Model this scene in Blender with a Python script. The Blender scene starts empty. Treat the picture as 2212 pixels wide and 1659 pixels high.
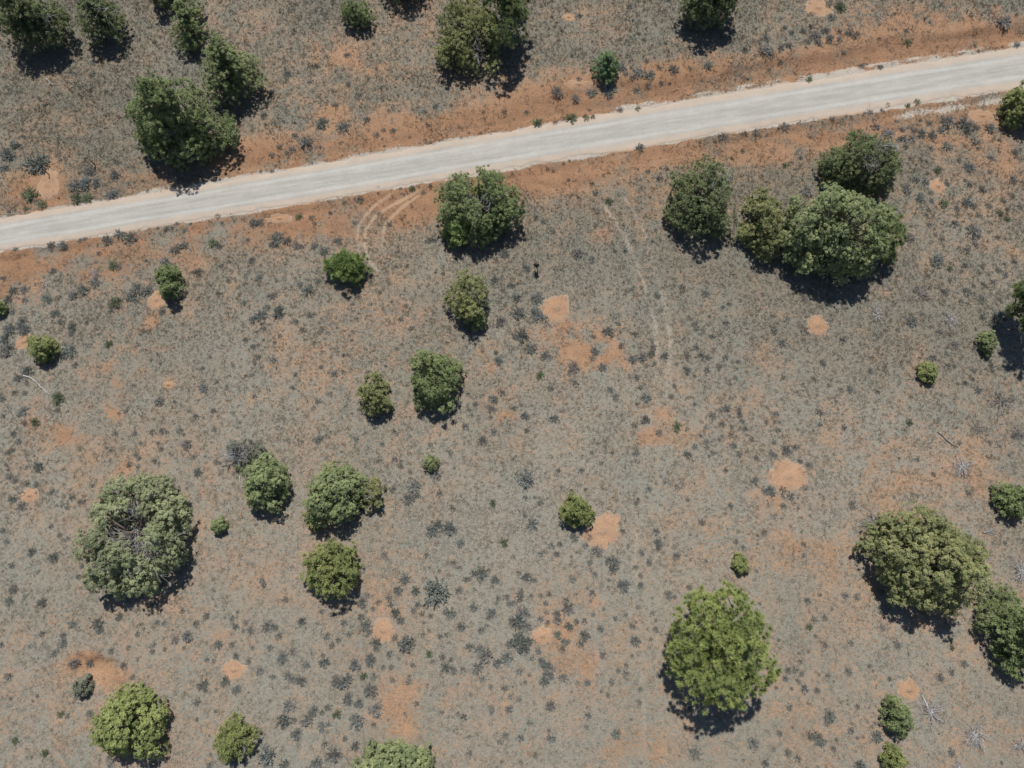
import bpy, math
import numpy as np
from mathutils import Vector

# ------------------------------------------------------------------ camera, sky, sun, exposure
scene = bpy.context.scene
C = scene.collection
CAM_H = 70.0
PITCH = math.radians(16.0)          # camera leans this far from straight down, towards +Y
F = 1536.0                          # focal length in measuring units of a 2212 x 1659 picture
CX, CY = 1106.0, 829.5
cam_d = bpy.data.cameras.new('camera')
cam_d.sensor_width = 36.0
cam_d.lens = 36.0 * F / 2212.0
cam_d.clip_start = 0.5
cam_d.clip_end = 4000.0
cam = bpy.data.objects.new('camera', cam_d)
cam.location = (0, 0, CAM_H)
cam.rotation_euler = (PITCH, 0, 0)
C.objects.link(cam)
scene.camera = cam

SUN_EL = math.radians(62.0)
SUN_AZ = math.radians(-4.0)         # towards the sun, from +Y turning to +X
world = bpy.data.worlds.new('World')
scene.world = world
world.use_nodes = True
wn = world.node_tree.nodes
wl = world.node_tree.links
bg = wn['Background']
sky = wn.new('ShaderNodeTexSky')
sky.sky_type = 'NISHITA'
sky.sun_disc = False
sky.sun_elevation = SUN_EL
sky.sun_rotation = SUN_AZ
sky.altitude = 2000
wl.new(sky.outputs[0], bg.inputs[0])
bg.inputs[1].default_value = 0.08
sun_d = bpy.data.lights.new('sun', 'SUN')
sun_d.energy = 4.2
sun_d.angle = math.radians(0.55)
sun_d.color = (1.0, 0.965, 0.91)
sun = bpy.data.objects.new('sun', sun_d)
sdir = Vector((math.sin(SUN_AZ) * math.cos(SUN_EL), math.cos(SUN_AZ) * math.cos(SUN_EL), math.sin(SUN_EL)))
sun.rotation_euler = sdir.to_track_quat('Z', 'Y').to_euler()
sun.location = (0, 0, 120)
C.objects.link(sun)
scene.view_settings.view_transform = 'Standard'
scene.view_settings.look = 'None'
scene.view_settings.exposure = 0.2
scene.view_settings.gamma = 1.0
scene.view_settings.use_curve_mapping = False

# ------------------------------------------------------------------ helpers
cp, sp = math.cos(PITCH), math.sin(PITCH)

def ground(vx, vy, h=0.0):
    """world point at height h for a measured place of the survey picture (2212 units wide)"""
    x = (vx - CX) / F
    y = (CY - vy) / F
    t = (CAM_H - h) / (cp - y * sp)
    return x * t, (y * cp + sp) * t, t

def to_view(X, Y, Z=0.0):
    zc = (CAM_H - Z) * cp + Y * sp
    yc = Y * cp - (CAM_H - Z) * sp
    return CX + F * X / zc, CY - F * yc / zc

_perm = {}
def vnoise(x, y, seed=0):
    """smooth value noise, about -1..1"""
    if seed not in _perm:
        _perm[seed] = np.random.RandomState(1000 + seed).uniform(-1, 1, (256, 256))
    g = _perm[seed]
    x = np.asarray(x, float); y = np.asarray(y, float)
    xi = np.floor(x).astype(int); yi = np.floor(y).astype(int)
    fx = x - xi; fy = y - yi
    fx = fx * fx * (3 - 2 * fx); fy = fy * fy * (3 - 2 * fy)
    a = g[xi & 255, yi & 255]; b = g[(xi + 1) & 255, yi & 255]
    c = g[xi & 255, (yi + 1) & 255]; d = g[(xi + 1) & 255, (yi + 1) & 255]
    return (a * (1 - fx) + b * fx) * (1 - fy) + (c * (1 - fx) + d * fx) * fy

def fbm(x, y, seed=0, octs=4):
    s = 0; a = 1.0; n = 0
    for o in range(octs):
        s = s + a * vnoise(x * 2 ** o + 17.3 * o, y * 2 ** o - 9.1 * o, seed + o)
        n += a; a *= 0.55
    return s / n * 1.5

def sstep(a, b, x):
    t = np.clip((x - a) / (b - a), 0, 1)
    return t * t * (3 - 2 * t)

def norm(v):
    return v / np.maximum(np.linalg.norm(v, axis=-1, keepdims=True), 1e-9)

def mesh_np(name, verts, faces_flat, loop_tot, mats, point_attrs=None, smooth=False):
    me = bpy.data.meshes.new(name)
    verts = np.asarray(verts, np.float32)
    faces_flat = np.asarray(faces_flat, np.int32)
    loop_tot = np.asarray(loop_tot, np.int32)
    me.vertices.add(len(verts))
    me.vertices.foreach_set('co', verts.ravel())
    me.loops.add(len(faces_flat))
    me.loops.foreach_set('vertex_index', faces_flat)
    me.polygons.add(len(loop_tot))
    st = np.concatenate([[0], np.cumsum(loop_tot)[:-1]]).astype(np.int32)
    me.polygons.foreach_set('loop_start', st)
    me.polygons.foreach_set('loop_total', loop_tot)
    if smooth:
        me.polygons.foreach_set('use_smooth', np.ones(len(loop_tot), bool))
    for k, v in (point_attrs or {}).items():
        a = me.attributes.new(k, 'FLOAT', 'POINT')
        a.data.foreach_set('value', np.asarray(v, np.float32))
    me.update(calc_edges=True)
    me.validate()
    for m in (mats if isinstance(mats, (list, tuple)) else [mats]):
        me.materials.append(m)
    return me

class MB:
    """collects tubes and quads, then links them as one mesh"""
    def __init__(s):
        s.v = []; s.f = []; s.n = []; s.k = 0
    def add(s, verts, faces):
        verts = np.asarray(verts, float)
        for f in faces:
            s.f.extend([i + s.k for i in f]); s.n.append(len(f))
        s.v.append(verts); s.k += len(verts)
    def tube(s, pts, rad, sides=5):
        pts = np.asarray(pts, float); rad = np.asarray(rad, float)
        m = len(pts)
        tan = norm(np.gradient(pts, axis=0))
        ref = np.array([0.31, 0.17, 0.93])
        vs = []
        for i in range(m):
            u = np.cross(tan[i], ref)
            if np.linalg.norm(u) < 0.05:
                u = np.cross(tan[i], [1.0, 0, 0])
            u = u / np.linalg.norm(u); w = np.cross(tan[i], u)
            for j in range(sides):
                a = 2 * math.pi * j / sides
                vs.append(pts[i] + rad[i] * (math.cos(a) * u + math.sin(a) * w))
        fs = []
        for i in range(m - 1):
            for j in range(sides):
                a = i * sides + j; b = i * sides + (j + 1) % sides
                fs.append((a, b, b + sides, a + sides))
        fs.append(tuple(range(sides))[::-1]); fs.append(tuple((m - 1) * sides + j for j in range(sides)))
        s.add(vs, fs)
    def mesh(s, name, mat, smooth=False):
        return mesh_np(name, np.concatenate(s.v), s.f, s.n, mat, smooth=smooth)

def link(name, me, parent=None, loc=None, rz=0.0, sc=None):
    o = bpy.data.objects.new(name, me)
    C.objects.link(o)
    if parent: o.parent = parent
    if loc is not None: o.location = loc
    if rz: o.rotation_euler = (0, 0, rz)
    if sc is not None: o.scale = sc
    return o

def tag(o, label, cat, group=None):
    o['label'] = label; o['category'] = cat
    if group: o['group'] = group
    return o

# ------------------------------------------------------------------ materials
def new_mat(name):
    m = bpy.data.materials.new(name); m.use_nodes = True
    nt = m.node_tree
    p = nt.nodes['Principled BSDF']
    return m, nt, p

def N(nt, typ, **kw):
    n = nt.nodes.new(typ)
    for k, v in kw.items(): setattr(n, k, v)
    return n

def noise(nt, vec, scale, detail=4, rough=0.6):
    n = N(nt, 'ShaderNodeTexNoise')
    n.inputs['Scale'].default_value = scale; n.inputs['Detail'].default_value = detail
    n.inputs['Roughness'].default_value = rough
    nt.links.new(vec, n.inputs['Vector'])
    return n.outputs['Fac']

def mth(nt, op, a, b=None, c=None, clamp=False):
    n = N(nt, 'ShaderNodeMath', operation=op, use_clamp=clamp)
    for i, x in enumerate((a, b, c)):
        if x is None: continue
        if isinstance(x, (int, float)): n.inputs[i].default_value = x
        else: nt.links.new(x, n.inputs[i])
    return n.outputs[0]

def rng_(nt, x, a, b, lo=0.0, hi=1.0, smooth=True):
    n = N(nt, 'ShaderNodeMapRange')
    if smooth: n.interpolation_type = 'SMOOTHSTEP'
    nt.links.new(x, n.inputs[0])
    for i, v in enumerate((a, b, lo, hi)): n.inputs[1 + i].default_value = v
    return n.outputs[0]

def mixc(nt, fac, a, b, mode='MIX'):
    n = N(nt, 'ShaderNodeMix', data_type='RGBA', blend_type=mode)
    if isinstance(fac, (int, float)): n.inputs[0].default_value = fac
    else: nt.links.new(fac, n.inputs[0])
    for i, x in ((6, a), (7, b)):
        if isinstance(x, tuple): n.inputs[i].default_value = (*x, 1)
        else: nt.links.new(x, n.inputs[i])
    return n.outputs[2]

def attr(nt, name, typ='GEOMETRY'):
    return N(nt, 'ShaderNodeAttribute', attribute_name=name, attribute_type=typ).outputs['Fac']

def bump(nt, p, h, strength, dist):
    b = N(nt, 'ShaderNodeBump')
    b.inputs['Strength'].default_value = strength; b.inputs['Distance'].default_value = dist
    nt.links.new(h, b.inputs['Height']); nt.links.new(b.outputs[0], p.inputs['Normal'])

TAN = (0.415, 0.262, 0.162)
RED = (0.305, 0.172, 0.098)

def soil_colour(nt, pos, red):
    f1 = noise(nt, pos, 9.0, 5, 0.7)
    f2 = noise(nt, pos, 0.7, 3, 0.6)
    col = mixc(nt, red, TAN, RED)
    v = mth(nt, 'ADD', rng_(nt, f1, 0.3, 0.72, 0.74, 1.16), rng_(nt, f2, 0.3, 0.7, -0.09, 0.09))
    h = N(nt, 'ShaderNodeHueSaturation')
    nt.links.new(col, h.inputs['Color']); nt.links.new(v, h.inputs['Value'])
    return h.outputs[0], f1

# ground
m_ground, nt, p = new_mat('dry_ground')
pos = N(nt, 'ShaderNodeNewGeometry').outputs['Position']
n1 = noise(nt, pos, 0.55, 6, 0.68)
n2 = noise(nt, pos, 3.4, 5, 0.7)
n3 = noise(nt, pos, 13.0, 4, 0.7)
soil, f1 = soil_colour(nt, pos, attr(nt, 'red'))
hum = attr(nt, 'light_falloff')  # brightness falloff towards the far side, painted into the ground colours
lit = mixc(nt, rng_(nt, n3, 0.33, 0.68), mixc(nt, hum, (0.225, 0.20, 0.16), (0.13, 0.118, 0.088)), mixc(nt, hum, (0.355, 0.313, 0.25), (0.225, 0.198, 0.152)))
lit = mixc(nt, rng_(nt, noise(nt, pos, 0.16, 3, 0.5), 0.38, 0.62), lit, mixc(nt, 1.0, lit, (0.93, 1.0, 1.03), 'MULTIPLY'))
s = mth(nt, 'ADD', attr(nt, 'bare'), mth(nt, 'MULTIPLY', mth(nt, 'SUBTRACT', n1, 0.5), 0.9))
s = mth(nt, 'ADD', s, mth(nt, 'MULTIPLY', mth(nt, 'SUBTRACT', n2, 0.5), 1.5))
s = mth(nt, 'ADD', s, mth(nt, 'MULTIPLY', mth(nt, 'SUBTRACT', n3, 0.5), 0.7))
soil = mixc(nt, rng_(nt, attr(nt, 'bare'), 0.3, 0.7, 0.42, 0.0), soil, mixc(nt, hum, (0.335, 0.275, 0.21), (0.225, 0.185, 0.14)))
col = mixc(nt, rng_(nt, s, 0.26, 0.58), lit, soil)
grav = mixc(nt, rng_(nt, n3, 0.3, 0.7), (0.36, 0.31, 0.25), (0.52, 0.46, 0.39))
g = mth(nt, 'ADD', attr(nt, 'gravel'), mth(nt, 'MULTIPLY', mth(nt, 'SUBTRACT', n2, 0.5), 1.1))
col = mixc(nt, rng_(nt, g, 0.32, 0.66), col, grav)
tr = attr(nt, 'track')
trf = mth(nt, 'MULTIPLY', rng_(nt, mth(nt, 'ADD', tr, mth(nt, 'MULTIPLY', mth(nt, 'SUBTRACT', n2, 0.5), 0.8)), 0.22, 0.75), 0.55)
col = mixc(nt, trf, col, mixc(nt, attr(nt, 'red'), (0.41, 0.375, 0.305), (0.50, 0.34, 0.22)))
nt.links.new(col, p.inputs['Base Color'])
p.inputs['Roughness'].default_value = 0.95
p.inputs['Specular IOR Level'].default_value = 0.15
hgt = mth(nt, 'ADD', mth(nt, 'MULTIPLY', n2, 1.0), mth(nt, 'MULTIPLY', n3, 0.7))
bump(nt, p, hgt, 0.9, 0.14)

# bare soil of the ant clearings
m_soil, nt, p = new_mat('bare_soil')
pos = N(nt, 'ShaderNodeNewGeometry').outputs['Position']
oi = N(nt, 'ShaderNodeObjectInfo')
soil, f1 = soil_colour(nt, pos, oi.outputs['Alpha'])
sc_ = N(nt, 'ShaderNodeSeparateColor'); nt.links.new(oi.outputs['Color'], sc_.inputs[0])
vor = N(nt, 'ShaderNodeTexVoronoi', feature='DISTANCE_TO_EDGE'); vor.inputs['Scale'].default_value = 2.2
nv = N(nt, 'ShaderNodeTexNoise'); nv.inputs['Scale'].default_value = 2.0
nt.links.new(pos, nv.inputs['Vector'])
wv = N(nt, 'ShaderNodeVectorMath', operation='ADD'); nt.links.new(pos, wv.inputs[0]); nt.links.new(nv.outputs['Color'], wv.inputs[1])
nt.links.new(wv.outputs[0], vor.inputs['Vector'])
crack = rng_(nt, vor.outputs['Distance'], 0.0, 0.06, 0.8, 1.0)
rim = attr(nt, 'rim')
mot = noise(nt, pos, 2.6, 5, 0.7)
soil = mixc(nt, rng_(nt, mot, 0.42, 0.72, 0.0, 0.55), soil, (0.36, 0.235, 0.15))
soil = mixc(nt, rng_(nt, mth(nt, 'ADD', rim, mth(nt, 'MULTIPLY', mth(nt, 'SUBTRACT', mot, 0.5), 0.35)), 0.10, 0.30, 0.5, 0.0), soil, (0.30, 0.22, 0.155))
soil = mixc(nt, mth(nt, 'MULTIPLY', rng_(nt, mth(nt, 'ADD', rim, mth(nt, 'MULTIPLY', mth(nt, 'SUBTRACT', f1, 0.5), 0.9)), 0.72, 1.02), 0.75), soil, (0.335, 0.265, 0.195))
nt.links.new(soil, p.inputs['Base Color'])
p.inputs['Roughness'].default_value = 0.95; p.inputs['Specular IOR Level'].default_value = 0.15
bump(nt, p, mth(nt, 'ADD', f1, mth(nt, 'MULTIPLY', crack, 1.2)), 0.6, 0.06)

# gravel road
m_road, nt, p = new_mat('gravel_road')
pos = N(nt, 'ShaderNodeNewGeometry').outputs['Position']
u = attr(nt, 'u'); sl = attr(nt, 'run')
cmb = N(nt, 'ShaderNodeCombineXYZ')
nt.links.new(mth(nt, 'MULTIPLY', u, 2.4), cmb.inputs[0]); nt.links.new(mth(nt, 'MULTIPLY', sl, 0.07), cmb.inputs[1])
st1 = noise(nt, cmb.outputs[0], 2.2, 5, 0.6)
fine = noise(nt, pos, 16, 4, 0.75)
mid = noise(nt, pos, 1.6, 4, 0.6)
au = mth(nt, 'ABSOLUTE', mth(nt, 'ADD', u, mth(nt, 'MULTIPLY', mth(nt, 'SUBTRACT', mid, 0.5), 0.16)))
base = mixc(nt, rng_(nt, st1, 0.32, 0.68), (0.335, 0.319, 0.284), (0.408, 0.389, 0.349))
trk = mth(nt, 'MULTIPLY', rng_(nt, mth(nt, 'ABSOLUTE', mth(nt, 'SUBTRACT', au, 0.44)), 0.0, 0.16, 1.0, 0.0), 0.5)
base = mixc(nt, trk, base, (0.485, 0.464, 0.42))
sho = rng_(nt, mth(nt, 'ADD', au, mth(nt, 'MULTIPLY', mth(nt, 'SUBTRACT', st1, 0.5), 0.25)), 0.50, 0.74)
base = mixc(nt, sho, base, (0.435, 0.362, 0.29))
edge = rng_(nt, mth(nt, 'ADD', au, mth(nt, 'MULTIPLY', mth(nt, 'SUBTRACT', fine, 0.5), 0.35)), 0.88, 1.04)
base = mixc(nt, mth(nt, 'MULTIPLY', edge, 0.7), base, (0.45, 0.27, 0.155))
h = N(nt, 'ShaderNodeHueSaturation'); nt.links.new(base, h.inputs['Color'])
nt.links.new(mth(nt, 'MULTIPLY', rng_(nt, fine, 0.3, 0.7, 0.80, 1.12), rng_(nt, noise(nt, pos, 0.45, 4, 0.6), 0.32, 0.68, 0.95, 1.03)), h.inputs['Value'])
nt.links.new(h.outputs[0], p.inputs['Base Color'])
p.inputs['Roughness'].default_value = 0.92; p.inputs['Specular IOR Level'].default_value = 0.2
bump(nt, p, mth(nt, 'ADD', fine, st1), 0.35, 0.04)

# foliage: the colour of each object times a tint for every leaf tuft
def leaf_mat(name, src, var=0.5, transl=0.25):
    m, nt, p = new_mat(name)
    t = attr(nt, 'tint')
    if src == 'OBJ':
        c = N(nt, 'ShaderNodeObjectInfo').outputs['Color']
    else:
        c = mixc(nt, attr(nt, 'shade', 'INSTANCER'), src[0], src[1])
    h = N(nt, 'ShaderNodeHueSaturation'); nt.links.new(c, h.inputs['Color'])
    nt.links.new(rng_(nt, t, 0, 1, 1 - var, 1 + var, False), h.inputs['Value'])
    nt.links.new(rng_(nt, t, 0, 1, 0.515, 0.488, False), h.inputs['Hue'])
    nt.links.new(h.outputs[0], p.inputs['Base Color'])
    p.inputs['Roughness'].default_value = 0.65; p.inputs['Specular IOR Level'].default_value = 0.25
    tb = N(nt, 'ShaderNodeBsdfTranslucent'); nt.links.new(h.outputs[0], tb.inputs['Color'])
    mx = N(nt, 'ShaderNodeMixShader'); mx.inputs[0].default_value = transl
    nt.links.new(p.outputs[0], mx.inputs[1]); nt.links.new(tb.outputs[0], mx.inputs[2])
    nt.links.new(mx.outputs[0], nt.nodes['Material Output'].inputs['Surface'])
    return m
m_leaf = leaf_mat('foliage', 'OBJ', 0.32, 0.36)
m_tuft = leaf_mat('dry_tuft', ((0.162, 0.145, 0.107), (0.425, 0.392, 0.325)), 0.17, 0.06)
m_tuft_shrub = leaf_mat('small_shrub_leaf', ((0.14, 0.148, 0.135), (0.24, 0.246, 0.226)), 0.3, 0.15)

def bark(name, a, b):
    m, nt, p = new_mat(name)
    tc = N(nt, 'ShaderNodeNewGeometry').outputs['Position']
    f = noise(nt, tc, 7.0, 4, 0.7)
    nt.links.new(mixc(nt, rng_(nt, f, 0.3, 0.7), a, b), p.inputs['Base Color'])
    p.inputs['Roughness'].default_value = 0.9
    bump(nt, p, f, 0.5, 0.03)
    return m
m_bark = bark('bark', (0.10, 0.078, 0.06), (0.21, 0.175, 0.145))
m_dead = bark('weathered_wood', (0.30, 0.28, 0.265), (0.55, 0.53, 0.51))
m_deaddark = bark('old_dead_wood', (0.13, 0.115, 0.10), (0.30, 0.275, 0.25))
m_post = bark('rusted_steel', (0.055, 0.027, 0.018), (0.12, 0.055, 0.035))

def plain(name, colr, rough=0.8, var=0.2):
    m, nt, p = new_mat(name)
    f = noise(nt, N(nt, 'ShaderNodeTexCoord').outputs['Object'], 14.0, 3, 0.6)
    nt.links.new(mixc(nt, f, tuple(c * (1 - var) for c in colr), tuple(c * (1 + var) for c in colr)), p.inputs['Base Color'])
    p.inputs['Roughness'].default_value = rough
    return m

# ------------------------------------------------------------------ terrain functions
ROAD_V = [(-420, 573, 1.95), (0, 508, 2.05), (553, 418, 2.3), (1106, 322, 2.5), (1659, 228, 2.75), (2212, 148, 2.85), (2700, 78, 2.9)]
_rp = np.array([ground(a, b)[:2] for a, b, w in ROAD_V])
_rx = np.linspace(_rp[0, 0], _rp[-1, 0], 700)
_co = np.polyfit(_rp[:, 0], _rp[:, 1], 3)
_sl = np.polyfit(_rp[:, 0], np.array([w for *_, w in ROAD_V]), 2)
def road_y(X):
    X = np.clip(X, _rp[0, 0] - 6, _rp[-1, 0] + 6) if np.ndim(X) else min(max(X, _rp[0, 0] - 6), _rp[-1, 0] + 6)
    return np.polyval(_co, X)
def road_w(X):
    return np.polyval(_sl, np.clip(X, _rp[0, 0], _rp[-1, 0]))
def road_d(X, Y):
    """signed distance across the road, positive on the far (upper) side"""
    dx = 0.5
    s = (road_y(X + dx) - road_y(X - dx)) / (2 * dx)
    return (Y - road_y(X)) / np.sqrt(1 + s * s)

def seg_dist(X, Y, pts):
    d = np.full(np.shape(X), 1e9)
    for (ax, ay), (bx, by) in zip(pts[:-1], pts[1:]):
        vx, vy = bx - ax, by - ay
        t = np.clip(((X - ax) * vx + (Y - ay) * vy) / (vx * vx + vy * vy + 1e-9), 0, 1)
        d = np.minimum(d, np.hypot(X - ax - t * vx, Y - ay - t * vy))
    return d

def vpath(pts):
    """a smoothed ground path through measured places"""
    g = np.array([ground(a, b)[:2] for a, b in pts])
    for _ in range(2):
        q = [g[0]]
        for a, b in zip(g[:-1], g[1:]):
            q += [a * .75 + b * .25, a * .25 + b * .75]
        g = np.array(q + [g[-1]])
    return [tuple(r) for r in g]

# wheel tracks: path, half width, strength, depth
TRACKS = [
    (vpath([(1338, 415), (1385, 475), (1405, 560), (1432, 640), (1445, 700), (1450, 760), (1440, 830), (1432, 930), (1428, 1080), (1412, 1210), (1408, 1330), (1432, 1480), (1440, 1700)]), .36, .70, .03),
    (vpath([(1300, 440), (1345, 500), (1375, 570), (1405, 650), (1418, 720), (1418, 800), (1408, 900), (1395, 1000), (1375, 1100), (1372, 1210), (1372, 1330), (1390, 1480), (1397, 1700)]), .36, .76, .03),
    (vpath([(910, 405), (870, 430), (815, 460), (790, 490), (785, 525), (795, 560), (815, 585)]), .24, 1.0, .10),
    (vpath([(905, 420), (870, 445), (838, 475), (828, 500), (826, 530)]), .24, 1.0, .10),
    (vpath([(845, 418), (810, 440), (780, 475), (770, 500), (775, 540)]), .22, .9, .09),
    (vpath([(1255, 355), (1330, 340), (1440, 318), (1540, 305)]), .35, .5, .03),
    (vpath([(1240, 375), (1330, 362), (1440, 345), (1520, 328)]), .35, .45, .03),
    (vpath([(1220, 895), (1255, 950), (1275, 1000)]), .3, .5, .02),
    (vpath([(1195, 905), (1235, 965), (1265, 1010)]), .3, .4, .02),
]
# dug ruts: path with a dark cut side
RUTS = [(vpath([(1150, 362), (1180, 368), (1202, 376)]), .25, .16), (vpath([(1155, 395), (1178, 400), (1205, 408)]), .25, .14),
        (vpath([(1226, 350), (1250, 356)]), .22, .12), (vpath([(1328, 420), (1345, 435)]), .22, .12), (vpath([(1280, 340), (1303, 343)]), .2, .1)]
PIT = ground(205, 1424)[:2]

def height(X, Y):
    X = np.asarray(X, float); Y = np.asarray(Y, float)
    d = road_d(X, Y)
    w = road_w(X)
    z = 0.10 * fbm(X * 0.07, Y * 0.07, 3, 3) + 0.035 * fbm(X * 0.6, Y * 0.6, 9, 3)
    near = sstep(w + 3.2, w + 0.3, np.abs(d))
    z = z * (1 - near)
    bank = sstep(-8, 14, X)
    z = z + 0.45 * bank * sstep(w + 2.2 + 0.8 * vnoise(X * .25, Y * .25, 5), w + 3.6 + 0.8 * vnoise(X * .25, Y * .25, 5), d) * sstep(w + 26, w + 4, d)
    z = z - 0.10 * np.exp(-((np.abs(d) - w - 1.1) / .5) ** 2)
    z = z + 0.13 * np.exp(-((np.abs(d) - w - .4) / .3) ** 2) * np.clip(.45 + .9 * fbm(X * .45, Y * .45, 58, 3), 0, 1.3)
    for pth, hw, st, dep in TRACKS[2:]:
        q = seg_dist(X, Y, pth)
        z = z - dep * np.exp(-(q / hw) ** 2)
    for pth, hw, dep in RUTS:
        q = seg_dist(X, Y, pth)
        z = z - dep * np.exp(-(q / hw) ** 2)
    px_, py_ = X - PIT[0], Y - PIT[1]
    e = 0.25 * np.sin(px_ * 3.0) + 0.35 * vnoise(px_ * 1.3, 0 * px_, 8)
    pit = sstep(0.15 + e, -0.12 + e, py_) * sstep(-2.6, -0.6, py_) * sstep(2.2, 1.3, np.abs(px_ - .2))
    z = z - 0.42 * pit
    return z

# patches of open soil: place, half extents, strength, redness (survey units)
PATCH = [(700, 95, 40, 45, .5, .2), (735, 130, 40, 30, .55, .2), (800, 150, 60, 25, .5, .25), (1255, 745, 105, 75, .85, .35),
 (1300, 770, 55, 35, .6, .45), (1205, 712, 40, 30, .35, .4), (1105, 900, 22, 12, .6, .4), (1405, 940, 20, 18, .6, .3), (1430, 890, 20, 20, .4, .3),
 (860, 1500, 60, 60, .5, .2), (990, 1490, 45, 30, .38, .2), (850, 1590, 70, 40, .5, .2), (195, 1436, 52, 26, 1.0, .45), (240, 1455, 35, 20, .55, .35),
 (1915, 985, 80, 55, .2, .3), (1870, 970, 55, 40, .2, .35), (1950, 1060, 90, 45, .12, .2), (1720, 1190, 90, 50, .26, .3), (1640, 1090, 70, 40, .2, .25), (2120, 1030, 60, 50, .18, .2), (1235, 1460, 60, 45, .42, .25),
 (1200, 1380, 60, 40, .3, .2), (365, 832, 16, 10, .8, .4), (235, 885, 30, 14, .6, .45), (145, 960, 45, 30, .5, .45), (130, 930, 30, 25, .4, .4),
 (60, 900, 40, 80, .4, .4), (270, 790, 80, 90, .36, .45), (330, 700, 60, 60, .4, .5), (1290, 505, 30, 22, .55, .5), (1640, 330, 110, 25, .5, .6),
 (2140, 340, 70, 60, .42, .45), (1760, 700, 30, 24, .55, .4), (100, 620, 130, 45, .4, .5), (105, 400, 35, 45, .9, .4), (40, 405, 45, 30, .5, .5),
 (960, 850, 30, 30, .35, .2), (1060, 830, 60, 60, .3, .2), (1040, 770, 40, 40, .25, .3), (280, 1010, 30, 16, .55, .35), (420, 1010, 60, 30, .2, .2),
 (1480, 940, 80, 30, .3, .35), (1560, 1060, 110, 40, .25, .2), (1700, 1570, 60, 40, .2, .2), (1380, 1620, 70, 40, .35, .3), (1260, 1290, 70, 50, .25, .2),
 (1120, 1310, 80, 40, .25, .2), (760, 1290, 60, 40, .2, .1), (360, 1120, 60, 40, .2, .2), (1310, 40, 40, 30, .2, .3), (1900, 60, 200, 50, .42, .55),
 (2080, 40, 120, 40, .4, .5), (1500, 150, 120, 30, .4, .5), (1250, 180, 60, 25, .5, .5), (900, 260, 150, 30, .5, .5), (690, 270, 90, 35, .45, .5),
 (560, 320, 60, 25, .5, .5), (640, 470, 80, 30, .55, .6), (880, 430, 80, 40, .5, .6), (1180, 385, 80, 25, .75, .6), (1050, 480, 50, 60, .25, .5),
 (1410, 330, 90, 35, .7, .65), (1380, 430, 60, 50, .4, .5), (2020, 300, 80, 18, .8, .55), (2130, 255, 70, 18, .9, .45), (1800, 305, 90, 18, .6, .6),
 (2140, 850, 50, 40, .3, .2), (1700, 1010, 60, 40, .2, .1), (75, 640, 60, 40, .35, .5), (40, 570, 100, 22, .75, .65), (250, 540, 120, 22, .45, .6),
 (30, 1330, 60, 40, .15, .1), (360, 1290, 60, 40, .2, .1), (480, 1400, 70, 40, .3, .2), (2180, 560, 40, 40, .35, .3), (1985, 820, 40, 60, .2, .2)]
# ant clearings: centre, half sizes, redness, height, sort, label
def bare_red(X, Y):
    X = np.asarray(X, float); Y = np.asarray(Y, float)
    V = to_view(X, Y)
    wx = V[0] + 14 * fbm(X * .25, Y * .25, 21, 4); wy = V[1] + 14 * fbm(X * .25 + 40, Y * .25, 24, 4)
    b = 0.30 + 0.15 * fbm(X * .09, Y * .09, 31, 4) + 0.10 * fbm(X * .5, Y * .5, 33, 3)
    r = 0.10 + 0.12 * fbm(X * .06, Y * .06, 36, 3)
    pn = fbm(X * .55, Y * .55, 28, 3)
    for cx, cy, rx, ry, st, rd in PATCH:
        q = np.exp(-(((wx - cx) / rx) ** 2 + ((wy - cy) / ry) ** 2) * 1.1)
        b = b + 0.62 * st * q * (.72 + .95 * pn); r = np.maximum(r, rd * np.minimum(1, q * 1.6))
    d = road_d(X, Y); w = road_w(X)
    dn = np.abs(d) - w + 1.3 * fbm(X * .18, Y * .18, 41, 3)
    bandw = np.where(d > 0, 3.6, 3.0 + 1.6 * sstep(14, -2, X))
    band = sstep(bandw + 3.0, bandw - 1.2, dn)
    side = np.where(d > 0, 0.30 + .50 * sstep(-34, -12, X), 0.55)
    b = b + 0.53 * band * side * (.75 + .5 * fbm(X * .4, Y * .4, 47, 3))
    r = np.maximum(r, band * .88)
    r = np.maximum(r, 0.55 * sstep(16, 2, np.abs(d) + 3 * fbm(X * .1, Y * .1, 44, 3)) * np.where(d > 0, .8, 1))
    return np.clip(b, 0, 1.1), np.clip(r, 0, 1)

def gravel_f(X, Y):
    d = road_d(X, Y); w = road_w(X)
    g = sstep(0.5, -0.4, np.abs(d) - w + .25 * fbm(X * .5, Y * .5, 51, 3)) * 1.0
    V = to_view(X, Y)
    # pale windrow of gravel along the lower verge on the right, and a strip on the upper verge
    k = np.exp(-((d + w + 1.1) / .75) ** 2) * sstep(1830, 1990, V[0]) * (0.8 + .5 * fbm(X * .6, Y * .6, 53, 3))
    k2 = np.exp(-((d - w - .55) / .35) ** 2) * sstep(1290, 1350, V[0]) * (0.75 + .6 * fbm(X * .4, Y * .4, 55, 3))
    k3 = np.exp(-((d - w - .5) / .4) ** 2) * sstep(1080, 900, V[0]) * (0.35 + .5 * fbm(X * .4, Y * .4, 57, 3))
    return np.clip(g + np.maximum(np.maximum(k * .75, k2 * .6), k3 * .5), 0, 1.2)

def track_f(X, Y):
    t = np.zeros(np.shape(X))
    for pth, hw, st, dep in TRACKS:
        q = seg_dist(X, Y, pth)
        t = np.maximum(t, st * np.exp(-(q / hw) ** 2))
    vy = to_view(X, Y)[1]
    return t * (1 - .4 * sstep(740, 1000, vy)) * (.8 + .35 * fbm(X * .5, Y * .5, 71, 3))

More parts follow.
